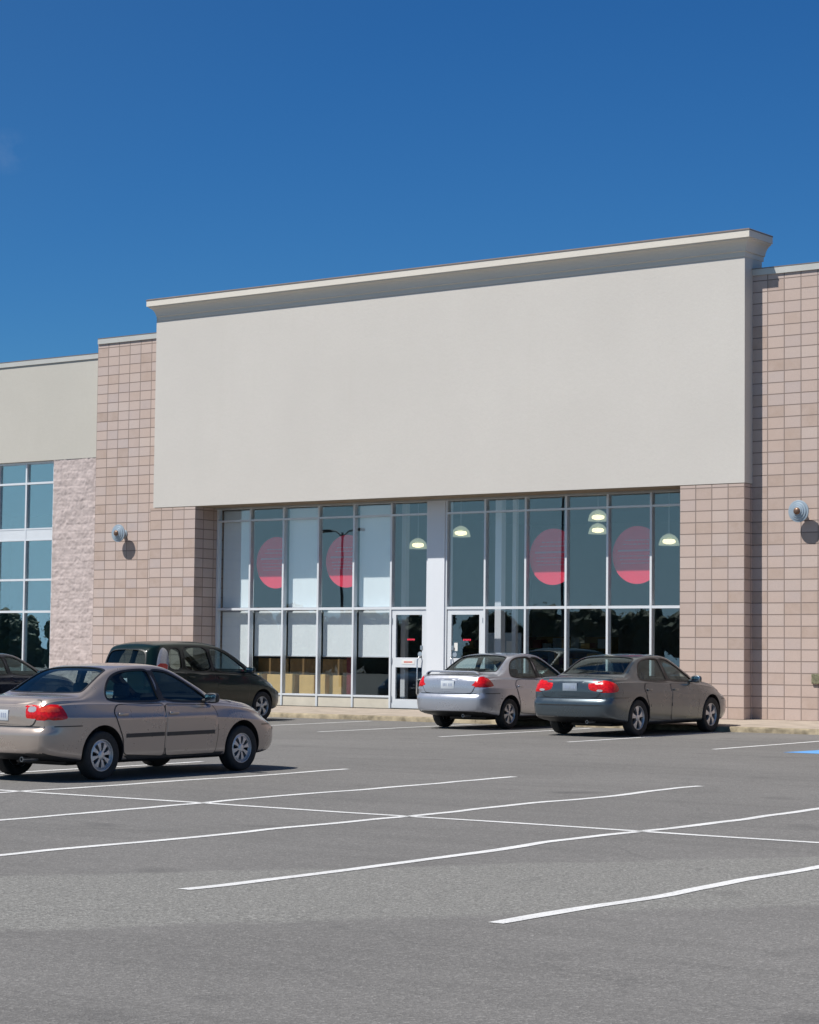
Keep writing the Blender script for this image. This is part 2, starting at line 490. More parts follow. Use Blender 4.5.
# ------------------------------------------------------------------ the store
YP, WY, WIN = 41.30, 41.65, 42.12
XL, XR = -39.0, -22.15
BZ = .36
root_loc = (-30.6, 41.5, .37)
store = empty('store_building', root_loc, 'big box store with blank cream stucco front panel, pink block walls and glass storefront', 'store')
RL = Vector(root_loc)


def part(mb, name, mat, parent=None, **kw):
    me = mb.mesh(name, mat, **kw)
    me.transform(Matrix.Translation(-RL))
    return link(name, me, parent or store)


b = MB()
b.box(XL, XR, YP, WIN - .06, 5.30, 10.50)
part(b, 'stucco_panel', M['stucco'])
# thin drip strip closing the bottom edge of the panel, a little set back
b = MB(); b.box(XL + .02, XR - .02, YP + .03, WIN - .07, 5.285, 5.2985)
part(b, 'panel_soffit', simple('soffit_tan', (.30, .24, .17), .85, 0, .12, 3.))
# cornice: stepped profile carried round three sides
prof = [(.0, 10.07), (.012, 10.075), (.014, 10.17), (.045, 10.18), (.05, 10.215), (.062, 10.255), (.085, 10.31), (.12, 10.36), (.165, 10.395), (.19, 10.405), (.19, 10.43), (.225, 10.432), (.225, 10.575)]
def corn(prof, mb, x0, x1, yf, yb):
    n0 = len(mb.v)
    for p, z in prof:
        mb.v += [(x1 + p, yb, z), (x1 + p, yf - p, z), (x0 - p, yf - p, z), (x0 - p, yb, z)]
    for i in range(len(prof) - 1):
        for k in range(3):
            a = n0 + i * 4 + k
            mb.f.append([a, a + 1, a + 5, a + 4]); mb.m.append(0)
b = MB(); corn(prof, b, XL + .07, XR, YP - .002, 42.12); part(b, 'cornice', M['cornice'])
b = MB()
corn([(.20, 10.576), (.236, 10.577), (.236, 10.60), (.20, 10.62), (-.5, 10.62)], b, XL + .07, XR, YP, 42.12)
part(b, 'cornice_cap', M['capdark'])

# block walls and piers
b = MB(); b.box(XR - .35, 6., WY, 42.05, BZ - .3, 9.70); part(b, 'block_wall', M['blockr'])
b = MB(); b.box(-41.41, XL + .35, WY, 42.05, BZ - .3, 9.70); part(b, 'block_wall', M['blockl'])
b = MB(); b.box(-23.69, XR - .003, YP + .003, 42.5, BZ - .3, 5.284); part(b, 'block_pier', M['block'])
b = MB(); b.box(-39.10, -37.565, YP + .003, 42.5, BZ - .3, 5.284); part(b, 'block_pier', M['blockp'])
for xa, xb, yw in ((XR + .002, 6.05, WY), (-41.40, XL - .002, WY)):
    b = MB(); b.box(xa, xb, yw - .035, 42.10, 9.70, 9.832); part(b, 'wall_coping', M['coping'])
    b = MB(); b.box(xa, xb, yw - .04, 42.11, 9.834, 9.852); part(b, 'coping_cap', M['capdark'])
# left stucco wing over a glazed wall
LW = 41.76
b = MB(); b.box(-66., -41.412, LW, 42.10, 6.735, 9.35); part(b, 'stucco_wall', M['stucco_b'])
b = MB(); b.box(-66., -41.425, LW - .03, 42.14, 9.352, 9.475); part(b, 'wall_coping', M['coping'])
b = MB(); b.box(-66., -41.43, LW - .035, 42.15, 9.477, 9.495); part(b, 'coping_cap', M['capdark'])
# split face masonry: displaced grid
def splitwall(x0, x1, y, z0, z1):
    b = MB(); st = .022
    nxx = int((x1 - x0) / st); nz_ = int((z1 - z0) / st)
    for j in range(nz_ + 1):
        for i in range(nxx + 1):
            px, pz = x0 + (x1 - x0) * i / nxx, z0 + (z1 - z0) * j / nz_
            rr = int(pz / .2); uu = px / .4 + (.5 if rr % 2 else 0)
            fu, fv = abs((uu % 1) - .5) * .4, abs((pz / .2 % 1) - .5) * .2
            edge = min(max((.2 - fu) / .03, 0), 1) * min(max((.1 - fv) / .03, 0), 1)
            cell = mnoise.cell_vector((math.floor(uu) + .5, rr + .5, 0))
            h = .006 + .008 * cell.x + .011 * mnoise.fractal((px * 11, pz * 11, 3.), 1., 2., 4) + .02 * ((uu % 1) - .5) * (cell.y - .5) + .012 * ((pz / .2 % 1) - .5) * (cell.z - .5) * 2
            b.v.append((px, y - max(-.004, h * (.55 + .45 * edge)), pz))
    for j in range(nz_):
        for i in range(nxx):
            a = j * (nxx + 1) + i
            b.f.append([a, a + 1, a + nxx + 2, a + nxx + 1]); b.m.append(0)
    return b
b = splitwall(-43.10, -41.412, LW + .02, BZ - .1, 6.733)
part(b, 'split_face_wall', M['split'], smooth=60, fixn=False)
b = MB(); b.box(-43.10, -41.412, LW + .06, 42.1, BZ - .1, 6.733); part(b, 'backing_wall', M['split'])
# shell behind
b = MB(); b.box(-66, 6, 42.3, 62, 9.0, 9.2); part(b, 'roof', M['capdark'])
b = MB(); b.box(-66, 6, 61.7, 62, 0, 9.0); part(b, 'rear_wall', M['iwall'])
b = MB(); b.box(-66.2, -66., 41.8, 62, 0, 9.2); part(b, 'side_wall', M['iwall'])
b = MB(); b.box(6.06, 6.2, 41.8, 62, 0, 9.2); part(b, 'side_wall', M['iwall'])
b = MB(); b.box(-66, 6, 42.20, 61.7, .2, .374); part(b, 'store_floor', M['floor'])
b = MB(); b.box(-41.2, 6, 42.20, 61.7, 6.0, 6.1); b.box(-66, -41.25, 42.3, 61.7, 7.0, 7.1); part(b, 'store_ceiling', M['iceil'])
b = MB(); b.box(XL, XR, WIN - .055, 42.5, 5.25, 9.0); b.box(-41.2, -41.0, 42.3, 61.7, .375, 5.99); part(b, 'inner_wall', M['iwall'])

# storefront bays
HEAD, TOPT, TRANS, SILL, FLOORZ = 5.245, 4.953, 2.738, .625, .374
MUL = [-37.53, -36.449, -35.367, -34.253, -33.153, -32.018]
MUR = [-29.304, -28.181, -27.09, -26.0, -24.886]
FW, FD = .052, .13


def bar(mb, x0, x1, z0, z1, d=0.):
    mb.box(x0, x1, WIN - d, WIN + FD - d, z0, z1)


def bay(x0, x1, low=True, right=False):
    mb = MB()
    bar(mb, x0 - FW / 2, x0 + FW / 2, SILL - .25 if low else FLOORZ, HEAD + .05, .004)
    if right: bar(mb, x1 - FW / 2, x1 + FW / 2, SILL - .25 if low else FLOORZ, HEAD + .05, .004)
    xa, xb = x0 + FW / 2, x1 - FW / 2
    bar(mb, xa, xb, HEAD, HEAD + .05)
    bar(mb, xa, xb, TOPT - .022, TOPT + .022)
    bar(mb, xa, xb, TRANS - .03, TRANS + .03)
    if low:
        bar(mb, xa, xb, SILL, SILL + .045)
    w = part(mb, 'window', M['alu'])
    g = MB()
    for (za, zb) in ((TOPT + .022, HEAD), (TRANS + .03, TOPT - .022)) + (((SILL + .045, TRANS - .03),) if low else ()):
        g.box(xa - .005, xb + .005, WIN + .06, WIN + .066, za - .005, zb + .005)
    part(g, 'glass_pane', M['glass'], w)
    if low:
        k = MB(); k.box(xa, xb, WIN + .02, WIN + .12, FLOORZ, SILL); part(k, 'base_panel', M['base'], w)
    return w


for i in range(5): bay(MUL[i], MUL[i + 1], True)
bay(MUL[5], -30.94, False, True)
bay(-30.40, MUR[0], False)
for i in range(4): bay(MUR[i], MUR[i + 1], True)
bay(MUR[4], -23.72, True)
b = MB(); b.box(-30.914, -30.425, WIN - .035, WIN + .3, FLOORZ, 5.284); part(b, 'clad_column', M['white'], bevel=.006)


def door(x0, x1, hinge_left, plate):
    z0, z1 = FLOORZ + .012, TRANS - .035
    y0, y1 = WIN + .02, WIN + .075
    mb = MB()
    st = .115
    mb.box(x0, x0 + st, y0, y1, z0, z1); mb.box(x1 - st, x1, y0, y1, z0, z1)
    mb.box(x0 + st, x1 - st, y0, y1, z0, z0 + .21); mb.box(x0 + st, x1 - st, y0, y1, z1 - .12, z1)
    mb.box(x0 + st, x1 - st, y0, y1, 1.345, 1.575)
    d = part(mb, 'door', M['alu'])
    g = MB()
    for za, zb in ((z0 + .21, 1.345), (1.575, z1 - .12)): g.box(x0 + st - .005, x1 - st + .005, y0 + .025, y0 + .031, za - .004, zb + .004)
    part(g, 'door_glass', M['glass'], d)
    hx = x1 - .14 if hinge_left else x0 + .14
    s = 1 if hinge_left else -1
    h = MB(); h.tube([(hx, y0 - .001, 1.62), (hx, y0 - .06, 1.60), (hx - .04 * s, y0 - .09, 1.52), (hx - .05 * s, y0 - .09, .75), (hx - .04 * s, y0 - .06, .68), (hx, y0 - .001, .66)], .016, 10)
    part(h, 'handle', M['steel'], d, smooth=50)
    k = MB(); k.box(hx - .02, hx + .05, y0 - .012, y0 - .001, 1.76, 1.86); part(k, 'lock', M['steel'], d, bevel=.004)
    hxx = x0 + .004 if hinge_left else x1 - .004
    for hz in (.6, 1.5, 2.45):
        hg = MB(); hg.tube([(hxx, y0 - .012, hz - .06), (hxx, y0 - .012, hz + .06)], .014, 8)
        part(hg, 'hinge', M['steel'], d, smooth=50)
    if plate:
        q = MB(); q.box(x0 + .30, x0 + .68, y0 - .006, y0 - .001, 1.42, 1.52); p = part(q, 'sign_plate', M['paper'], d)
        q = MB()
        for i in range(7):
            q.box(x0 + .37 + i * .036, x0 + .37 + i * .036 + .026, y0 - .0085, y0 - .0065, 1.455, 1.488)
        part(q, 'lettering', M['lensorange'], d)
    # round push sticker and red glass lettering
    q = MB(); sx = x1 - .19 if hinge_left else x0 + .2
    q.lathe([(.0, -.002), (.062, -.002), (.062, .002)], (sx, y0 + .022, 1.66), (0, -1, 0), 24); part(q, 'round_sticker', M['lampgrey'], d)
    q = MB()
    for i in range(5): q.box(x0 + .44 + i * .045, x0 + .475 + i * .045, y0 + .0205, y0 + .0225, 1.985 - (.0 if i % 2 else .006), 2.02)
    part(q, 'red_lettering', M['red'], d)
    return d


door(MUL[5] + FW / 2 + .012, -30.94 - FW / 2 - .012, True, True)
d2 = door(-30.40 + FW / 2 + .012, MUR[0] - FW / 2 - .012, False, False)
q = MB(); q.box(-30.18, -30.08, WIN + .0405, WIN + .0425, 1.74, 1.93); part(q, 'notice_sticker', M['paper'], d2)

# left wing glazing
LWN = [-43.15 - 1.08 * i for i in range(0, 14)]
for i in range(len(LWN) - 1):
    xb, xa = LWN[i], LWN[i + 1]
    mb = MB(); y0, y1 = LW + .10, LW + .22
    mb.box(xa - .028, xa + .028, y0 - .004, y1, .36, 6.733)
    if i == 0: mb.box(xb - .05, xb - .005, y0 - .004, y1, .36, 6.733)
    X0, X1 = xa + .028, xb - (.05 if i == 0 else .028)
    for z, hh in ((6.70, .03), (6.15, .028), (3.548, .028), (2.692, .03), (.62, .03)): mb.box(X0, X1, y0, y1, z - hh, z + hh)
    mb.box(X0, X1, y0 + .006, y1, 4.615, 4.925)
    mb.box(X0, X1, y0 - .002, y1, 4.60, 4.64); mb.box(X0, X1, y0 - .002, y1, 4.90, 4.94)
    w = part(mb, 'window', M['alu'])
    g = MB()
    for za, zb in ((6.178, 6.67), (4.94, 6.122), (3.576, 4.60), (2.722, 3.52), (.65, 2.662)): g.box(X0 - .004, X1 + .004, y0 + .06, y0 + .066, za - .004, zb + .004)
    part(g, 'glass_pane', M['wingglass'], w)
    k = MB(); k.box(X0, X1, y0 + .02, y1 - .01, .36, .59); part(k, 'base_panel', M['base'], w)

# ------------------------------------------------------------------ blinds
def blind(x0, x1, z0, z1, label):
    y = WIN + .20
    mb = MB(); n = 10
    for i in range(n + 1):
        for j in range(9):
            px = x0 + (x1 - x0) * i / n; pz = z0 + (z1 - z0) * j / 8
            mb.v.append((px, y + .004 * mnoise.noise((px * 2, pz * 1.3, 1)), pz))
    for i in range(n):
        for j in range(8):
            a = i * 9 + j; mb.f.append([a, a + 9, a + 10, a + 1]); mb.m.append(0)
    e = empty('roller_blind', ((x0 + x1) / 2, y, z1), label, 'blind', 'white roller blinds behind the storefront glass')
    me = mb.mesh('fabric', M['blind'], 60); me.transform(Matrix.Translation(-e.location)); link('fabric', me, e)
    k = MB(); k.box(x0, x1, y - .012, y + .012, z0 - .03, z0 - .001); me = k.mesh('bottom_rail', M['alu'], None, .004); me.transform(Matrix.Translation(-e.location)); link('bottom_rail', me, e)
    k = MB(); k.tube([(x0, y + .03, z1 + .005), (x1, y + .03, z1 + .005)], .028, 12); me = k.mesh('roller', M['alu'], 50); me.transform(Matrix.Translation(-e.location)); link('roller', me, e)

nthb = ['tall white blind in the upper glass next to the left block pier', 'tall white blind in the upper glass between the two left red discs', 'tall white blind in the upper glass beside the left door bay']
for k, i in enumerate((0, 2, 4)):
    blind(MUL[i] + .03, MUL[i + 1] - .03, 2.79, 5.2, nthb[k])
ltxt = ['lower white blind down to the sill behind the dark hatchback, beside the left pier', 'lower white blind under the first red disc, half drawn over tan display',
        'lower white blind under the tall blind between both left red discs', 'lower white blind under the second red disc, half drawn', 'lower white half drawn blind beside the left glass door']
for i in range(5):
    blind(MUL[i] + .03, MUL[i + 1] - .03, 1.60 if i else .80, 2.66, ltxt[i])

# ------------------------------------------------------------------ red discs on the glass
def disc(xl, xr, cx, label):
    r, cz, y = .64, 3.89, WIN + .17
    pts = []
    for k in range(96):
        a = 2 * math.pi * k / 96
        pts.append((min(cx + r * math.cos(a), xr), cz + r * math.sin(a)))
    mb = MB(); n = len(pts)
    mb.add([(p, y, q) for p, q in pts] + [(p, y - .0015, q) for p, q in pts], [tuple(range(n)), tuple(range(2 * n - 1, n - 1, -1))] + [(k, (k + 1) % n, n + (k + 1) % n, n + k) for k in range(n)])
    e = empty('window_decal', (cx, y, cz), label, 'decal', 'round red discs on the storefront glass')
    me = mb.mesh('red_disc', M['red']); me.transform(Matrix.Translation(-e.location)); link('red_disc', me, e)
    k = MB()
    for (zz, hh, f) in ((.10, .022, .78), (-.02, .010, .7), (-.10, .010, .7), (-.18, .010, .66), (.24, .012, .6), (.33, .012, .55)):
        w = math.sqrt(r * r - zz * zz) * f
        a0, a1 = cx - w, min(cx + w, xr - .02)
        t = a0
        while t < a1 - .02:
            ww = min(random.uniform(.03, .10) if hh < .02 else 2., a1 - t)
            k.box(t, t + ww, y - .004, y - .0025, cz + zz - hh, cz + zz + hh); t += ww + .025
    me = k.mesh('faint_lettering', M['pink']); me.transform(Matrix.Translation(-e.location)); link('faint_lettering', me, e)

disc(0, MUL[2] - .06, -35.73, 'red disc decal in the window bay between the first two tall blinds')
disc(0, MUL[4] - .06, -33.50, 'red disc decal in the window bay just left of the last tall blind')
disc(0, MUR[2] - .06, -27.54, 'red disc decal above the silver sedan, in the right storefront')
disc(0, MUR[4] - .06, -25.33, 'red disc decal nearest the right block pier')

# ------------------------------------------------------------------ store interior
def lampdome(x, y, z, label):
    e = empty('pendant_lamp', (x, y, 6.), label, 'pendant lamp', 'dome pendant lamps inside the store')
    mb = MB(); mb.lathe([(.03, .16), (.06, .15), (.14, .11), (.21, .03), (.24, -.08), (.245, -.12), (.235, -.12), (.20, .02), (.13, .095), (.03, .13)], (x, y, z), (0, 0, 1), 28)
    me = mb.mesh('shade', M['domeglass'], 50); me.transform(Matrix.Translation(-e.location)); link('shade', me, e)
    mb = MB(); mb.lathe([(.0, -.09), (.06, -.085), (.14, -.06), (.155, -.02), (.13, .02), (.0, .035)], (x, y, z), (0, 0, 1), 16)
    me = mb.mesh('bulb', M['bulb'], 50); me.transform(Matrix.Translation(-e.location)); link('bulb', me, e)
    mb = MB(); mb.tube([(x, y, z + .15), (x, y, 6.)], .012, 8)
    me = mb.mesh('rod', M['steel'], 50); me.transform(Matrix.Translation(-e.location)); link('rod', me, e)

for (x, y, z, t) in ((-33.73, 45.5, 4.46, 'glowing dome pendant lamp seen above the left glass door'), (-32.04, 45.0, 4.70, 'glowing dome pendant lamp seen above the right glass door'),
                     (-28.04, 45.0, 4.98, 'upper glowing dome pendant lamp between the right two red discs'), (-29.6, 47.5, 4.84, 'lower glowing dome pendant lamp between the right two red discs'),
                     (-26.1, 45.0, 4.36, 'glowing dome pendant lamp right of the last red disc, against the pier')):
    lampdome(x, y, z, t)


def displaybox(x0, x1, y, label):
    e = empty('display_unit', ((x0 + x1) / 2, y, .375), label, 'display unit', 'tan display units behind the lower storefront glass')
    o = e.location
    mb = MB(); mb.box(x0, x1, y + .25, y + .29, .66, 1.52); me = mb.mesh('back_board', M['brown'], None, .004); me.transform(Matrix.Translation(-o)); link('back_board', me, e)
    mb = MB(); w = (x1 - x0)
    mb.box(x0 + .04, x0 + w * .36, y, y + .25, .66, 1.14); me = mb.mesh('box', M['tan'], None, .01); me.transform(Matrix.Translation(-o)); link('box', me, e)
    mb = MB(); mb.box(x0 + w * .50, x1 - .02, y + .02, y + .25, .66, 1.12); me = mb.mesh('box', M['tan'], None, .01); me.transform(Matrix.Translation(-o)); link('box', me, e)
    mb = MB(); mb.box(x0, x1, y - .03, y + .34, .38, .655); me = mb.mesh('plinth', M['alu'], None, .005); me.transform(Matrix.Translation(-o)); link('plinth', me, e)

displaybox(-36.6, -35.62, 42.43, 'tan boxed display unit seen under the first red disc, behind the hatchback nose')
displaybox(-35.56, -34.58, 42.43, 'tan boxed display unit in the middle, under the blind between the left discs')
displaybox(-34.52, -33.72, 42.43, 'tan boxed display unit under the second red disc, beside a maroon board')
mb = MB(); mb.box(-33.66, -33.40, 42.55, 42.6, .375, 1.62)
o = mb.obj('maroon_board', M['maroon'], None, (-33.53, 42.575, .375)); tag(o, 'narrow maroon board standing at the right end of the tan display units', 'board')


def column(x, y, r, label, cat='column'):
    mb = MB(); mb.box(x - r, x + r, y - r, y + r, .375, 5.99)
    o = mb.obj('inner_column', M['white'], None, (x, y, .375), bevel=.01); tag(o, label, cat)
column(-29.30, 42.75, .09, 'square white column just inside the glass right of the right door')
column(-29.52, 43.7, .055, 'thin pale post deeper inside the glass right of the right door')
column(-32.70, 43.6, .07, 'slim white column inside, seen through the left glass door')


def rack(x, y, w, h, label):
    e = empty('notice_board', (x, y, .375), label, 'notice board')
    mb = MB(); mb.box(x - w / 2, x + w / 2, y, y + .06, .5, h); me = mb.mesh('panel', M['lampgrey'], None, .005); me.transform(Matrix.Translation(-e.location)); link('panel', me, e)
    for k in range(2):
        mb = MB(); mb.box(x - .28 + k * .36, x - .06 + k * .36, y - .006, y - .001, h - .75, h - .2); me = mb.mesh('sheet', M['paper']); me.transform(Matrix.Translation(-e.location)); link('sheet', me, e)
rack(-30.45, 44.6, 1.0, 2.2, 'grey notice board with white sheets inside, above the silver sedan roof')

# shelving deep in the store (dim)
for k, (x, y, w, h) in enumerate(((-27, 50, 3.2, 2.1), (-33.5, 52, 3.0, 2.2), (-38, 54, 3.2, 2.1), (-45.5, 48, 3., 2.2), (-50, 50, 3.2, 2.2))):
    e = empty('shelf_unit', (x, y, .375), ('dim stocked shelf unit deep inside the store', 'dim shelf unit behind the glass doors inside', 'dim shelf unit far inside behind the left bays', 'dim shelf unit inside the left wing by the split face wall', 'dim shelf unit farther left inside the wing')[k], 'shelf unit', 'shelf units inside the store')
    mb = MB(); mb.box(x - w / 2, x + w / 2, y + .4, y + .44, .375, h); mb.box(x - w / 2, x - w / 2 + .04, y, y + .4, .375, h); mb.box(x + w / 2 - .04, x + w / 2, y, y + .4, .375, h)
    me = mb.mesh('frame', M['brown']); me.transform(Matrix.Translation(-e.location)); link('frame', me, e)
    for j in range(4):
        mb = MB(); mb.box(x - w / 2 + .04, x + w / 2 - .04, y, y + .4, .5 + j * .45, .53 + j * .45)
        t = x - w / 2 + .08
        while t < x + w / 2 - .4:
            ww = random.uniform(.12, .35); mb.box(t, t + ww, y + .05, y + .36, .531 + j * .45, .531 + j * .45 + random.uniform(.12, .34), random.choice((1, 2, 3))); t += ww + random.uniform(.01, .08)
        me = mb.mesh('stocked_shelf', [M['brown'], M['tan'], M['maroon'], M['lampgrey']]); me.transform(Matrix.Translation(-e.location)); link('stocked_shelf', me, e)

# ------------------------------------------------------------------ wall lamps
def walllamp(x, z, label):
    e = empty('wall_lamp', (x, WY, z), label, 'wall lamp', 'round grey lamps on the block walls')
    mb = MB(); mb.lathe([(.0, .012), (.09, .012), (.10, .0), (.10, -.02)], (0, -.014, 0), (0, -1, 0), 28); link('wall_plate', mb.mesh('wall_plate', M['lampgrey'], 40), e)
    mb = MB(); mb.tube([(0, -.02, 0), (0, -.20, 0)], .06, 16); link('arm', mb.mesh('arm', M['lampgrey'], 50), e)
    mb = MB(); mb.lathe([(.0, .02), (.20, .01), (.228, .025), (.228, .05), (.20, .058), (.185, .055), (.18, .072), (.155, .08), (.140, .078), (.135, .094), (.112, .10), (.10, .098), (.095, .112), (.078, .115), (.0, .115)], (0, -.20, 0), (0, -1, 0), 44)
    link('shade', mb.mesh('shade', M['lampgrey'], 32), e)
    mb = MB(); mb.lathe([(.074, 0.), (.07, .02), (.05, .036), (.02, .045), (0, .047)], (0, -.316, 0), (0, -1, 0), 24); link('knob', mb.mesh('knob', M['bronze'], 50), e)
walllamp(-20.96, 4.67, 'round ringed grey wall lamp on the right block wall')
walllamp(-40.32, 4.69, 'round ringed grey wall lamp on the left block wall beside the pier')
mb = MB(); mb.box(-20.77, -20.44, WY - .05, WY - .002, 1.13, 1.335)
o = mb.obj('wall_plaque', M['plaque'], None, (-20.60, WY, 1.23), bevel=.008); tag(o, 'small olive plaque low on the right block wall', 'plaque')

# ------------------------------------------------------------------ cars
def pchip(tab):
    X = np.array([t[0] for t in tab], float); Yv = np.array([t[1] for t in tab], float)
    h = np.diff(X); d = np.diff(Yv) / h
    m = np.zeros(len(X)); m[0], m[-1] = d[0], d[-1]
    for i in range(1, len(X) - 1):
        if d[i - 1] * d[i] > 0:
            w1, w2 = 2 * h[i] + h[i - 1], h[i] + 2 * h[i - 1]
            m[i] = (w1 + w2) / (w1 / d[i - 1] + w2 / d[i])

    def f(x):
        x = min(max(x, X[0]), X[-1])
        i = min(int(np.searchsorted(X, x, 'right')) - 1, len(X) - 2)
        t = (x - X[i]) / h[i]
        return ((1 + 2 * t) * (1 - t) ** 2 * Yv[i] + t * (1 - t) ** 2 * h[i] * m[i] + t * t * (3 - 2 * t) * Yv[i + 1] + t * t * (t - 1) * h[i] * m[i + 1])
    return f


def bspl(cp, n):
    """Clamped uniform cubic B-spline through control points, n samples."""
    cp = [cp[0], cp[0]] + list(cp) + [cp[-1], cp[-1]]
    cp = np.array(cp, float); segs = len(cp) - 3
    out = []
    for k in range(n):
        u = k / (n - 1) * segs; i = min(int(u), segs - 1); t = u - i
        B = ((1 - t) ** 3 / 6, (3 * t ** 3 - 6 * t * t + 4) / 6, (-3 * t ** 3 + 3 * t * t + 3 * t + 1) / 6, t ** 3 / 6)
        out.append(sum(B[j] * cp[i + j] for j in range(4)))
    return np.array(out)


def sstep(a, b, x):
    t = min(max((x - a) / (b - a), 0), 1); return t * t * (3 - 2 * t)


def chaikin(p, it=2):
    for _ in range(it):
        q = []
        for i in range(len(p)):
            a, c = p[i], p[(i + 1) % len(p)]
            q += [(a[0] * .75 + c[0] * .25, a[1] * .75 + c[1] * .25), (a[0] * .25 + c[0] * .75, a[1] * .25 + c[1] * .75)]
        p = q
    return p


def roundc(p, r=.05):
    out = []
    n = len(p)
    for i in range(n):
        a, b_, c = Vector(p[i - 1]), Vector(p[i]), Vector(p[(i + 1) % n])
        r1 = min(r, (a - b_).length * .45); r2 = min(r, (c - b_).length * .45)
        s_ = b_ + (a - b_).normalized() * r1; e = b_ + (c - b_).normalized() * r2
        for t in (0., .25, .5, .75, 1.):
            q = s_ * (1 - t) ** 2 + b_ * 2 * t * (1 - t) + e * t * t
            out.append((q.x, q.y))
    return out


def offset_poly(p, d):
    """Move a counter clockwise or clockwise outline outwards by d."""
    n = len(p); A = sum(p[i][0] * p[(i + 1) % n][1] - p[(i + 1) % n][0] * p[i][1] for i in range(n))
    s = 1 if A > 0 else -1
    out = []
    for i in range(n):
        a, b, c = Vector(p[i - 1]), Vector(p[i]), Vector(p[(i + 1) % n])
        e1, e2 = (b - a), (c - b)
        if e1.length < 1e-9 or e2.length < 1e-9: out.append(tuple(b)); continue
        e1.normalize(); e2.normalize()
        nn = Vector((e1.y + e2.y, -e1.x - e2.x)) * s
        if nn.length < 1e-6: nn = Vector((e1.y, -e1.x)) * s
        nn.normalize()
        k = max(.5, nn.dot(Vector((e1.y, -e1.x)) * s))
        out.append((b.x + nn.x * d / k, b.y + nn.y * d / k))
    return out


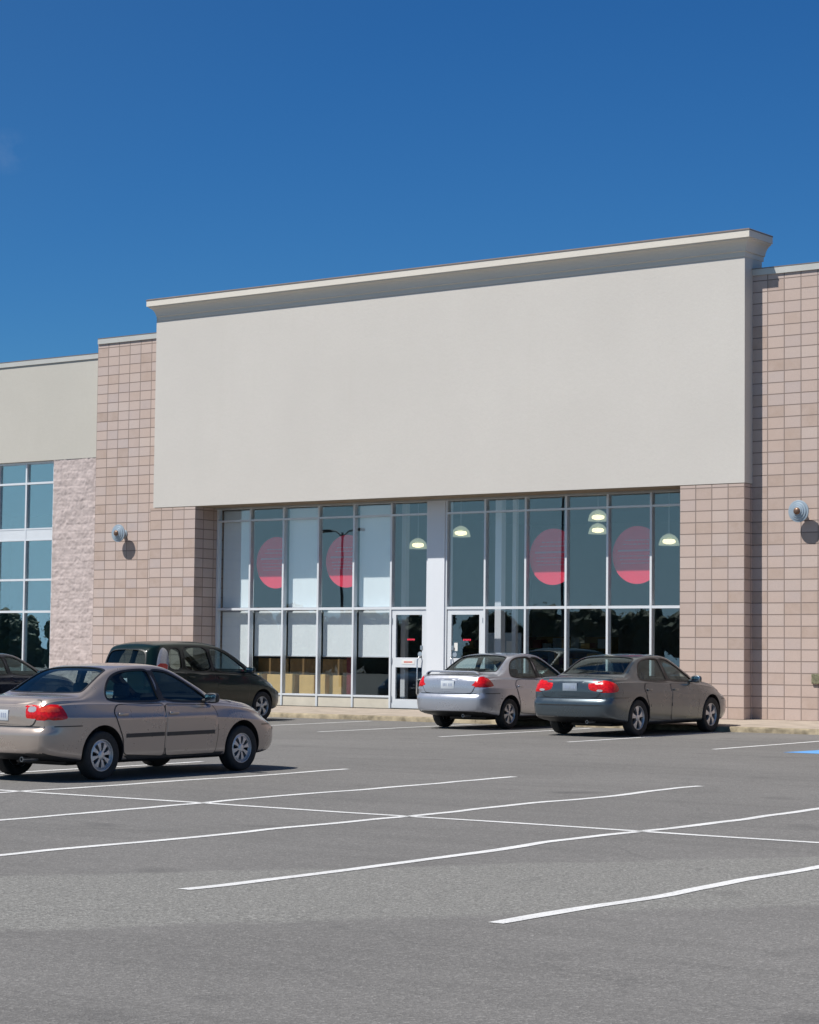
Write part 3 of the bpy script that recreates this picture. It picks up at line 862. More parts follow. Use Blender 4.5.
class Car:
    NH = 46

    def __init__(self, spec):
        self.s = spec
        self.T = {k: pchip(v) for k, v in spec['tab'].items()}
        self.L = spec['L']

    def half(self, x):
        T = self.T
        W, zs, zb, Wb, zt, ze, We = (T[k](x) for k in ('W', 'zs', 'zb', 'Wb', 'zt', 'ze', 'We'))
        ze = min(ze, zt - .006)
        Wb = min(Wb, W - .008); We = min(We, Wb - .02)
        g0 = (Wb - .03, zb + .012)
        cp = [(0, zs), (W * .5, zs), (W - .12, zs), (W - .045, zs + .015), (W - .022, zs + .06), (W - .008, zs + (zb - zs) * .28), (W, zs + (zb - zs) * .50), (W + .004, zs + (zb - zs) * .70), (W + .005, zs + (zb - zs) * .765), (W + .005, zs + (zb - zs) * .765), (W - .012, zs + (zb - zs) * .82),
              (Wb + .006, zb - .035), (Wb, zb - .006), (Wb, zb - .006), g0,
              (g0[0] + (We + .012 - g0[0]) * .33 + .008, zb + (ze - zb) * .33), (g0[0] + (We + .012 - g0[0]) * .66 + .010, zb + (ze - zb) * .66),
              (We + .014, ze - .03), (We - .004, ze + (zt - ze) * .06), (We - .07, ze + (zt - ze) * .45), (We * .62, ze + (zt - ze) * .82), (We * .3, ze + (zt - ze) * .97), (0, zt)]
        return bspl(cp, self.NH)

    def xs(self, x, z):
        s = self.s
        r = self.er(z) * (1 - sstep(0, .8, x)); f = self.ef(z) * sstep(self.L - .8, self.L, x)
        return x + r - f

    def outer(self, nh=46, dx=.042):
        s = self.s; self.er = pchip(s['er']); self.ef = pchip(s['ef']); self.NH = nh
        X = [0, .006, .018, .035, .06, .09] + list(np.arange(.13, self.L - .12, dx)) + [self.L - k for k in (.09, .06, .035, .018, .006, 0)]
        vs, fs = [], []
        n = self.NH; loop = 2 * n - 2
        for x in X:
            h = self.half(x)
            pts = [(self.xs(x, z), -y, z) for y, z in h] + [(self.xs(x, z), y, z) for y, z in h[-2:0:-1]]
            vs += pts
        for i in range(len(X) - 1):
            for k in range(loop):
                fs.append((i * loop + k, i * loop + (k + 1) % loop, (i + 1) * loop + (k + 1) % loop, (i + 1) * loop + k))
        for end, i0, bow in ((0, 0, s.get('rbow', .05)), (1, (len(X) - 1) * loop, s.get('fbow', .10))):
            nc = 9; grid = []
            for j in range(n):
                a = vs[i0 + j]; b_ = vs[i0 + (loop - j) % loop]
                if j in (0, n - 1): grid.append([i0 + j]); continue
                row = [i0 + j]
                for c in range(1, nc):
                    t = c / nc; y = a[1] + (b_[1] - a[1]) * t; u = y / max(1e-6, abs(a[1]))
                    bb = bow * (1 - u * u) * min(1, abs(a[1]) / .6)
                    vs.append((a[0] + (bb if end else -bb), y, a[2])); row.append(len(vs) - 1)
                row.append(i0 + loop - j); grid.append(row)
            for j in range(n - 1):
                r0, r1 = grid[j], grid[j + 1]
                for c in range(nc):
                    q = [r0[min(c, len(r0) - 1)], r0[min(c + 1, len(r0) - 1)], r1[min(c + 1, len(r1) - 1)], r1[min(c, len(r1) - 1)]]
                    q = list(dict.fromkeys(q))
                    if len(q) >= 3: fs.append(tuple(q if end else q[::-1]))
        return vs, fs

    def void(self):
        x0, x1 = self.s['void']
        vs, fs = [], []
        X = list(np.linspace(x0, x1, 46)); n = 15
        for x in X:
            T = self.T; zb, Wb, zt, ze, We = (T[k](x) for k in ('zb', 'Wb', 'zt', 'ze', 'We'))
            ze = min(ze, zt - .01); We = min(We, Wb - .03)
            h = [(0, .30), (Wb - .16, .30), (Wb - .075, .36), (Wb - .065, zb - .06), (Wb - .085, zb), ((Wb + We) / 2 - .052, (zb + ze) / 2), (We - .045, ze - .055), (We - .11, ze + (zt - ze) * .4 - .045), (We * .6, ze + (zt - ze) * .82 - .045), (0, zt - .045)]
            if abs(x - self.s['rear_axle']) < .50:
                yy = T['W'](x) - .34
                h[1], h[2], h[3] = (yy, .30), (yy, .80), (Wb - .065, max(zb - .05, .81))
            h = [(max(0, y), max(.3, z)) for y, z in h]
            pts = [(self.xs(x, z), -y, z) for y, z in h] + [(self.xs(x, z), y, z) for y, z in h[-2:0:-1]]
            vs += pts
        loop = 18
        for i in range(len(X) - 1):
            for k in range(loop):
                fs.append((i * loop + k, i * loop + (k + 1) % loop, (i + 1) * loop + (k + 1) % loop, (i + 1) * loop + k))
        fs.append(tuple(range(loop))[::-1]); e = (len(X) - 1) * loop; fs.append(tuple(e + k for k in range(loop)))
        return vs, fs


PROJ = {'R': ((0, -3, 0), (1, 0, 0), (0, 0, 1), (0, 1, 0)), 'L': ((0, 3, 0), (1, 0, 0), (0, 0, 1), (0, -1, 0)),
        'T': ((0, 0, 4), (1, 0, 0), (0, 1, 0), (0, 0, -1)), 'B': ((-3, 0, 0), (0, 1, 0), (0, 0, 1), (1, 0, 0)), 'F': ((9, 0, 0), (0, 1, 0), (0, 0, 1), (-1, 0, 0))}


def proj_diag(side, ang, front=False):
    """Looking at a corner: ang degrees off the long axis. u grows outboard from the centre line."""
    a = R(ang); sy = -1 if side == 'R' else 1
    fx = -1 if front else 1
    D = Vector((math.cos(a) * fx, -sy * math.sin(a), 0)); U = Vector((math.sin(a) * fx, sy * math.cos(a), 0))
    O = Vector((4.4 if front else 0., 0, 0)) - D * 5
    return (tuple(O), tuple(U), (0, 0, 1), tuple(D))


class Fine:
    """A fine copy of a body surface: ray casts and smooth normals."""

    def __init__(self, vs, fs):
        me = solid_mesh('fine', vs, fs, [])
        bm = bmesh.new(); bm.from_mesh(me); bmesh.ops.triangulate(bm, faces=bm.faces); bm.to_mesh(me); bm.free()
        me.update()
        self.co = [v.co.copy() for v in me.vertices]; self.no = [Vector(v.normal) for v in me.vertex_normals] if False else [Vector(n.vector) for n in me.vertex_normals]
        self.tri = [tuple(p.vertices) for p in me.polygons]
        self.b = BVHTree.FromPolygons(self.co, self.tri)
        bpy.data.meshes.remove(me)

    def nrm(self, pt, idx):
        a, b_, c = self.tri[idx]; A, B, C_ = self.co[a], self.co[b_], self.co[c]
        n = (B - A).cross(C_ - A); d = n.dot(n) or 1e-12
        w0 = (C_ - B).cross(pt - B).dot(n) / d; w1 = (A - C_).cross(pt - C_).dot(n) / d; w2 = 1 - w0 - w1
        r = self.no[a] * w0 + self.no[b_] * w1 + self.no[c] * w2
        return r.normalized() if r.length > 1e-6 else n.normalized()

    def ray_cast(self, o, d, m=12): return self.b.ray_cast(o, d, m)
    def find_nearest(self, p): return self.b.find_nearest(p)

    def shade(self, me, tol=.02):
        """Give every corner lying on the skin the skin's own normal."""
        nl = [None] * len(me.loops); cache = {}
        cur = [tuple(n.vector) for n in me.corner_normals]
        for p in me.polygons:
            for li in p.loop_indices:
                vi = me.loops[li].vertex_index
                if vi not in cache:
                    h = self.b.find_nearest(me.vertices[vi].co)
                    cache[vi] = (self.nrm(h[0], h[2]), h[3])
                n, dist = cache[vi]
                if dist < tol and n.dot(p.normal) > .80: nl[li] = n
                else: nl[li] = Vector(cur[li])
        me.normals_split_custom_set(nl)


def patch(bvh, poly, proj, off, thick=0., step=.05, bulge=0., hole=None):
    """A sheet cut to an outline and laid on the body along one direction."""
    O, U, V, D = (Vector(q) for q in (PROJ[proj] if isinstance(proj, str) else proj))
    pts = [Vector((p[0], p[1])) for p in poly]; n = len(pts)
    edges = [(i, (i + 1) % n) for i in range(n)]
    hp = []
    if hole:
        hp = [Vector((p[0], p[1])) for p in hole]; m = len(hp)
        edges += [(n + i, n + (i + 1) % m) for i in range(m)]
    P = pts + hp

    def inside(q, pg):
        c = False; j = len(pg) - 1
        for i in range(len(pg)):
            if (pg[i].y > q.y) != (pg[j].y > q.y) and q.x < (pg[j].x - pg[i].x) * (q.y - pg[i].y) / (pg[j].y - pg[i].y) + pg[i].x: c = not c
            j = i
        return c

    def edist(q, pg):
        best = 9
        for i in range(len(pg)):
            a, b = pg[i], pg[(i + 1) % len(pg)]; e = b - a
            t = min(max((q - a).dot(e) / max(e.length_squared, 1e-9), 0), 1); best = min(best, (a + e * t - q).length)
        return best
    x0, x1 = min(p.x for p in pts), max(p.x for p in pts); y0, y1 = min(p.y for p in pts), max(p.y for p in pts)
    if not hole:
        x = x0 + step * .5
        while x < x1:
            y = y0 + step * .5
            while y < y1:
                q = Vector((x, y))
                if inside(q, pts) and edist(q, pts) > step * .35: P.append(q)
                y += step
            x += step
    vv, ee, ff, *_ = delaunay_2d_cdt(P, edges, [], 1, 1e-6)
    if hole:
        keep = []
        for f in ff:
            c = Vector((0, 0))
            for k in f: c += vv[k]
            c /= len(f)
            if not inside(c, hp): keep.append(f)
        ff = keep
    out = []; last = None
    for q in vv:
        o = O + U * q.x + V * q.y
        h = bvh.ray_cast(o, D, 12)
        if h[0] is None:
            nr = bvh.find_nearest(o + D * 3)
            t = (nr[0] - o).dot(D); pt = o + D * t
        else:
            pt = h[0]
        bb = bulge * min(1, edist(q, pts) / .05) if bulge else 0
        out.append(pt - D * (off + bb))
    mb = MB(); mb.add(out, [tuple(f) for f in ff])
    if thick:
        # skirt along boundary edges
        cnt = {}
        for f in ff:
            for i in range(len(f)):
                e = (f[i], f[(i + 1) % len(f)]); k = (min(e), max(e)); cnt.setdefault(k, []).append(e)
        base = len(mb.v); mp = {}
        for k, es in cnt.items():
            if len(es) == 1:
                for vtx in es[0]:
                    if vtx not in mp: mp[vtx] = len(mb.v); mb.v.append(tuple(out[vtx] + D * thick))
                a, b = es[0]; mb.f.append([b, a, mp[a], mp[b]]); mb.m.append(0)
    return mb


def solid_mesh(name, vs, fs, mats):
    me = bpy.data.meshes.new(name); me.from_pydata([tuple(map(float, v)) for v in vs], [], [tuple(int(i) for i in f) for f in fs])
    for m in mats: me.materials.append(m)
    bm = bmesh.new(); bm.from_mesh(me)
    bmesh.ops.remove_doubles(bm, verts=bm.verts, dist=1e-5)
    bmesh.ops.triangulate(bm, faces=[f for f in bm.faces if len(f.verts) > 4])
    bmesh.ops.recalc_face_normals(bm, faces=bm.faces); bm.to_mesh(me); bm.free()
    return me


def prism(poly, proj, t0, t1, mat):
    O, U, V, D = (Vector(q) for q in (PROJ[proj] if isinstance(proj, str) else proj))
    n = len(poly); vs = []
    for t in (t0, t1):
        vs += [O + U * p[0] + V * p[1] + D * t for p in poly]
    fs = [tuple(range(n)), tuple(range(n, 2 * n))] + [(i, (i + 1) % n, n + (i + 1) % n, n + i) for i in range(n)]
    return solid_mesh('cutter', vs, fs, [mat])


def cyl(x, y0, y1, z, r, mat, n=48, flat=1.):
    vs = []
    for y in (y0, y1):
        vs += [(x + r * math.cos(2 * math.pi * k / n), y, z + flat * r * math.sin(2 * math.pi * k / n)) for k in range(n)]
    fs = [tuple(range(n)), tuple(range(n, 2 * n))] + [(i, (i + 1) % n, n + (i + 1) % n, n + i) for i in range(n)]
    return solid_mesh('cutter', vs, fs, [mat])


def wheel(kind, r, rimr, w, parent, x, y, z, side, name='wheel'):
    """Wheel whose outer face looks along side * y."""
    s = side
    mb = MB()
    # rim barrel + dish
    mb.lathe([(rimr, -w * .5), (rimr * .97, -.0), (rimr * .98, w * .36), (rimr * 1.0, w * .42), (rimr * .965, w * .42), (rimr * .93, w * .36), (rimr * .90, w * .10)], (0, 0, 0), (0, s, 0), 44)
    mb.lathe([(rimr * .90, w * .10), (rimr * .3, w * .06), (.0, w * .06)], (0, 0, 0), (0, s, 0), 44, 1)
    ns, wid = {'cap': (8, .62), 'five': (5, .42), 'six': (6, .46), 'seven': (7, .38)}[kind]
    for k in range(ns):
        a = 2 * math.pi * (k + .3) / ns
        ca, sa = math.cos(a), math.sin(a)
        rows = []
        for (rr, hw, hh) in ((rimr * .16, .8, .34), (rimr * .45, .62 if kind == 'cap' else .9, .37), (rimr * .70, .70 if kind == 'cap' else .95, .35), (rimr * .935, 1.25, .33)):
            half = wid * math.pi / ns * rr * hw + .004
            rows.append([(rr, -half, w * hh), (rr, half, w * hh), (rr, -half * 1.05, w * .12), (rr, half * 1.05, w * .12)])
        base = len(mb.v)
        for row in rows:
            for (rr, tt, hh) in row: mb.v.append((rr * ca - tt * sa, s * hh, rr * sa + tt * ca))
        for i in range(3):
            q = base + i * 4
            for f in ((0, 1, 5, 4), (2, 6, 7, 3), (0, 4, 6, 2), (1, 3, 7, 5)): mb.f.append([q + j for j in f]); mb.m.append(0)
    mb.lathe([(rimr * .30, w * .20), (rimr * .28, w * .36), (rimr * .2, w * .40), (.0, w * .405)], (0, 0, 0), (0, s, 0), 30)
    if kind == 'cap':
        mb.lathe([(rimr * .93, w * .33), (rimr * .80, w * .37), (rimr * .76, w * .30)], (0, 0, 0), (0, s, 0), 44)
    wh = mb.obj(name, [M['rim'], M['dark']], None, smooth=35); wh.parent = parent; wh.location = (x, y, z)
    t = MB()
    t.lathe([(rimr * .985, w * .40), (rimr * 1.03, w * .47), (r * .86, w * .52), (r * .95, w * .49), (r * .985, w * .42), (r, w * .30), (r, -w * .30), (r * .985, -w * .42), (r * .9, -w * .5), (rimr, -w * .44)], (0, 0, 0), (0, s, 0), 48)
    ty = t.obj('tyre', M['tyre'], None, smooth=40); ty.parent = wh
    return wh


def seat(parent, x, y, zf, w, bench=False):
    mb = MB()
    n = 8
    def slab(p0, p1, th, w0, w1):
        a = Vector(p0); b_ = Vector(p1); d = (b_ - a).normalized(); nn = Vector((-d.z, 0, d.x))
        vs = []
        for q, ww in ((a, w0), (b_, w1)):
            for sy in (-1, 1):
                for sn in (0, 1): vs.append((q.x + nn.x * th * sn, y + sy * ww, q.z + nn.z * th * sn))
        mb.add(vs, [(0, 1, 3, 2), (4, 6, 7, 5), (0, 4, 5, 1), (2, 3, 7, 6), (0, 2, 6, 4), (1, 5, 7, 3)])
    slab((x + .50, y, zf + .20), (x - .02, y, zf + .13), -.16, w, w)
    slab((x - .02, y, zf + .12), (x - .22, y, zf + (.66 if bench else .72)), -.13, w * .98, w * .86)
    o = mb.obj('rear_seat' if bench else 'front_seat', M['seat'], None, bevel=.035, smooth=50); o.parent = parent
    hs = (-.38, .38) if bench else (0,)
    for hy in hs:
        h = MB(); h.box(x - .27, x - .18, y + hy - .12, y + hy + .12, zf + (.70 if bench else .755), zf + (.80 if bench else .93))
        hh = h.obj('headrest', M['seat'], None, bevel=.035, smooth=50); hh.parent = o
    return o


def build_car(spec, place):
    c = Car(spec); paint = spec['paint']
    root = empty(spec['name'], (0, 0, 0), spec['label'], 'car', 'cars parked in front of the store')
    vs, fs = c.outer(66, .028)
    body = solid_mesh('body', vs, fs, [paint, M['inter'], M['trim']])
    bvh = Fine(*c.outer(120, .016))
    # underside dark
    for p_ in body.polygons:
        if p_.normal.z < -.6 and p_.center.z < .35: p_.material_index = 2
    bo = link('body', body, root)
    cut = bpy.data.collections.new('cutters'); scene.collection.children.link(cut)
    tmp = []

    def addcut(me):
        o = bpy.data.objects.new('cutter', me); cut.objects.link(o); tmp.append(o)
    vv, vf = c.void(); 
    cutters = [solid_mesh('cutter', vv, vf, [M['inter']])]
    wins = []
    for nme, poly in spec['side']:
        p2 = chaikin(poly, 2)
        wins.append((nme, p2, 'RL')); cutters.append(prism(p2, 'R', .5, 5.5, M['trim']))
    for nme, poly, zlo in spec['top']:
        p2 = chaikin(poly, 2)
        wins.append((nme, p2, 'T')); cutters.append(prism(p2, 'T', 1.5, 4 - zlo, M['trim']))
    for nme, poly, dep in spec.get('back', []):
        p2 = chaikin(poly, 2)
        wins.append((nme, p2, 'B')); cutters.append(prism(p2, 'B', 1.5, 3 + dep, M['trim']))
    ra, fa, wr, ar = spec['rear_axle'], spec['front_axle'], spec['wheel_r'], spec['arch_r']
    W = max(t[1] for t in spec['tab']['W'])
    for ax in (ra, fa):
        for s in (-1, 1):
            cutters.append(cyl(ax, s * (W - .27), s * (W + .2), wr + .015, ar, M['trim']))
    for me in cutters:
        o = bpy.data.objects.new('cutter', me); cut.objects.link(o); tmp.append(o)
        md = bo.modifiers.new('cut', 'BOOLEAN'); md.operation = 'DIFFERENCE'; md.object = o; md.solver = 'EXACT'; md.material_mode = 'TRANSFER'
    dg = bpy.context.evaluated_depsgraph_get(); dg.update()
    me2 = bpy.data.meshes.new_from_object(bo.evaluated_get(dg), depsgraph=dg)
    bo.modifiers.clear(); bo.data = me2; me2.name = 'body'
    me2.shade_smooth(); me2.set_sharp_from_angle(angle=R(32)); bvh.shade(me2, .004)
    for o in tmp: bpy.data.objects.remove(o)
    bpy.data.collections.remove(cut)

    def put(name, mb, mat, parent=None, smooth=30, skin=False):
        me = mb.mesh(name, mat, smooth)
        if skin: bvh.shade(me, .012)
        return link(name, me, parent or root)

    def pp(name, poly, pj, off, mat, parent=None, thick=0., step=.06, bulge=0., hole=None, smooth=35):
        return put(name, patch(bvh, poly, pj, off, thick, step, bulge, hole), mat, parent, smooth, skin=not bulge)
    # glass and its rubber
    for nme, poly, pj in wins:
        for q in pj:
            if q in 'RL': outl = poly
            g = pp(nme, offset_poly(poly, .012), q, -.009, M[spec.get('glassmat', 'carglass')] if nme not in ('windshield', 'front_door_window') else M['carglass'], step=.09)
            pp('window_rubber', offset_poly(poly, .020 if nme != 'windshield' else .03), q, .003, M['seal'], g, .006, hole=offset_poly(poly, -.006))
    # doors: raised skins over a dark shut line
    for poly in spec['doors']:
        p2 = roundc([tuple(q) for q in poly['o']], .06)
        for q in 'RL':
            d = pp('door', p2, q, .0065, paint, thick=.009, step=.04)
            pp('shut_line', offset_poly(p2, .012), q, .0042, M['seal'], d, hole=offset_poly(p2, -.004))
            hx, hz = poly['h']; O, U, V, D = (Vector(k) for k in PROJ[q])
            h = bvh.ray_cast(O + U * hx + V * hz, D, 9)[0]
            if h:
                s = -1 if q == 'R' else 1
                k = MB(); k.box(hx - .085, hx + .085, min(h.y + s * .003, h.y + s * .028), max(h.y + s * .003, h.y + s * .028), hz - .018, hz + .018)
                o = link('handle', k.mesh('handle', spec.get('handle', paint), 50, .008), d)
            if 'mould' in poly:
                x0, x1, z0, z1 = poly['mould']
                pp('side_moulding', [(x0, z0), (x1, z0 + .004), (x1, z1 + .004), (x0, z1)], q, .012, spec.get('mouldmat', M['trim']), d, .02, step=.08, bulge=.004)
    if 'sill' in spec:
        for q in 'RL': pp('sill_trim', spec['sill'], q, .004, M['trim'], None, .008)
    if 'bpillar' in spec:
        for q in 'RL': pp('pillar_trim', spec['bpillar'], q, .003, M['trim'], None, .004)
    # trunk / hood shut lines
    for nme, poly, pj in spec.get('lids', []):
        p2 = roundc(poly, .06)
        d = pp(nme, p2, pj, .0065, paint, thick=.009, step=.04)
        pp('shut_line', offset_poly(p2, .011), pj, .0042, M['seal'], d, hole=offset_poly(p2, -.003))
    for nme, poly, pj, mat, off, bulge in spec['extra']:
        pp(nme, chaikin(poly, 2), pj, off, mat, None, .012, step=.035, bulge=bulge)
    for (pj, x0, z0, x1, z1, hw) in spec.get('seams', []):
        n = 14
        lo = [(x0 + (x1 - x0) * i / n, z0 + (z1 - z0) * i / n - hw) for i in range(n + 1)]; hi = [(x0 + (x1 - x0) * i / n, z0 + (z1 - z0) * i / n + hw) for i in range(n, -1, -1)]
        for q in pj: pp('bumper_seam', lo + hi, q, .0042, M['seal'], None, .003, step=.2)
    # lamps, both sides
    for lamp in spec['lamps']:
        for s in 'RL':
            pj = proj_diag(s, lamp['ang'], lamp.get('front', False))
            l = pp(lamp['name'], chaikin(lamp['poly'], lamp.get('it', 2)), pj, .004, M[lamp['mat']], None, .02, step=.03, bulge=.012)
            for (sn, sp, sm) in lamp.get('sub', []):
                pp(sn, chaikin(sp, 1), pj, .0175, M[sm], l, .012, step=.03)
    # plate
    pz, ph, pw = spec['plate']
    h = bvh.ray_cast(Vector((-3, 0, pz)), Vector((1, 0, 0)), 9)[0]
    h2 = bvh.ray_cast(Vector((-3, .28, pz)), Vector((1, 0, 0)), 9)[0]
    px = min(h.x, h2.x) - .008
    k = MB(); k.box(px - .006, px + .012, -pw, pw, pz - ph, pz + ph); pl = link('licence_plate', k.mesh('licence_plate', M[spec.get('platemat', 'plate')], 40, .004), root)
    k = MB()
    for i in range(7):
        if i == 3: continue
        k.box(px - .0075, px - .0065, -.115 + i * .034, -.115 + i * .034 + .02, pz - .028, pz + .028)
    link('plate_characters', k.mesh('plate_characters', M['platemark']), pl)
    # spoiler
    if 'spoiler' in spec:
        sp = spec['spoiler']; k = MB(); prf = [(-.055, 0.), (-.05, .016), (.0, .026), (.06, .018), (.075, .004), (.04, -.008), (-.03, -.01)]
        n = 20; m_ = len(prf); 
        for i in range(n + 1):
            y = -sp['w'] + 2 * sp['w'] * i / n; e = (abs(y) / sp['w']) ** 3
            drop = sp['h'] * max(0, (abs(y) / sp['w'] - .86) / .14) ** 1.2
            for a, bz in prf: k.v.append((sp['x'] + a + .05 * e, y, sp['z'] + bz - drop))
        for i in range(n):
            for j in range(m_): k.f.append([i * m_ + j, i * m_ + (j + 1) % m_, (i + 1) * m_ + (j + 1) % m_, (i + 1) * m_ + j]); k.m.append(0)
        k.f.append(list(range(m_))); k.m.append(0); k.f.append(list(range(n * m_, n * m_ + m_))); k.m.append(0)
        put('spoiler', k, paint, None, 40)
    # mirrors
    mx, my, mz = spec['mirror']
    for s in (-1, 1):
        k = MB(); n1, n2 = 14, 10
        for i in range(n1 + 1):
            th = math.pi * i / n1
            for j in range(n2 * 2):
                ph_ = math.pi * j / n2
                ex = lambda v_: math.copysign(abs(v_) ** .65, v_)
                k.v.append((mx + .075 * ex(math.cos(th)) * (1 if math.cos(th) > 0 else .35), s * (my + .115 + .105 * ex(math.sin(th) * math.cos(ph_))), mz + .068 * ex(math.sin(th) * math.sin(ph_))))
        m2 = n2 * 2
        for i in range(n1):
            for j in range(m2): k.f.append([i * m2 + j, i * m2 + (j + 1) % m2, (i + 1) * m2 + (j + 1) % m2, (i + 1) * m2 + j]); k.m.append(0)
        k.tube([(mx + .01, s * (my - .04), mz - .04), (mx + .005, s * (my + .06), mz - .03)], .03, 10)
        m_o = put('side_mirror', k, spec.get('mirrormat', M['trim']), None, 50)
        k = MB(); k.box(mx - .034, mx - .029, min(s * (my + .025), s * (my + .205)), max(s * (my + .025), s * (my + .205)), mz - .05, mz + .05)
        link('mirror_glass', k.mesh('mirror_glass', M['chrome'], 40, .002), m_o)
    # wheels
    for ax in (ra, fa):
        for s in (-1, 1):
            wheel(spec['rim'], wr, wr * .655, .19, root, ax, s * (W - .115), wr, s)
    # cabin
    for y in (-.36, .36): seat(root, spec['seat'][0], y, .24, .25)
    seat(root, spec['seat'][1], 0, .27, .60, True)
    dx = spec['dash']; k = MB(); k.box(dx, dx + .35, -.62, .62, .55, .90); d = link('dashboard', k.mesh('dashboard', M['inter'], 50, .05), root)
    k = MB(); n = 24
    cx_, cz_ = dx - .22, .88
    pts = [Vector((cx_ + .19 * math.sin(2 * math.pi * i / n) * -.42, .36 + .19 * math.cos(2 * math.pi * i / n), cz_ + .19 * math.sin(2 * math.pi * i / n) * .9)) for i in range(n + 1)]
    k.tube(pts, .016, 8, caps=False); k.tube([(dx + .05, .36, .80), (cx_, .36, cz_)], .03, 8); k.tube([pts[0], (cx_, .36, cz_), pts[12]], .018, 6)
    put('steering_wheel', k, M['trim'], d, 50)
    k = MB(); k.box(spec['parcel'][0], spec['parcel'][1], -.56, .56, spec['parcel'][2] - .03, spec['parcel'][2]); link('parcel_shelf', k.mesh('parcel_shelf', M['inter'], 50, .008), root)
    # exhaust
    k = MB(); k.lathe([(.024, 0.), (.03, 0.), (.03, .25), (.024, .25)], (.06, spec.get('exh', -.5), .27), (1, 0, 0), 16); k.lathe([(.027, .02), (0, .02)], (.06, spec.get('exh', -.5), .27), (1, 0, 0), 16, 1)
    put('exhaust_pipe', k, [M['steel'], M['dark']], None, 40)
    k = MB(); k.box(ra - .25, fa + .25, -.45, .45, .17, .30); link('underbody', k.mesh('underbody', M['trim'], 40, .03), root)
    X, Yr, yaw = place
    root.location = (X, Yr, gz(Yr) + .004)
    root.rotation_euler = (0, -math.atan(SLOPE), R(90 + yaw))
    return root


def rounded(x0, x1, z0, z1):
    return [(x0, z0), (x1, z0), (x1, z1), (x0, z1)]


M['p_beige'] = carpaint('paint_beige', (.405, .338, .292), metal=.45)
M['p_silver'] = carpaint('paint_silver', (.44, .455, .505), metal=.55)
M['p_teal'] = carpaint('paint_grey_teal', (.065, .085, .10), metal=.55)
M['p_dark'] = carpaint('paint_dark_green', (.004, .014, .011), metal=.0, rough=.3, coat=.5, spec=.2)
M['p_navy'] = carpaint('paint_navy', (.008, .014, .035), metal=.2, rough=.22, coat=.6)

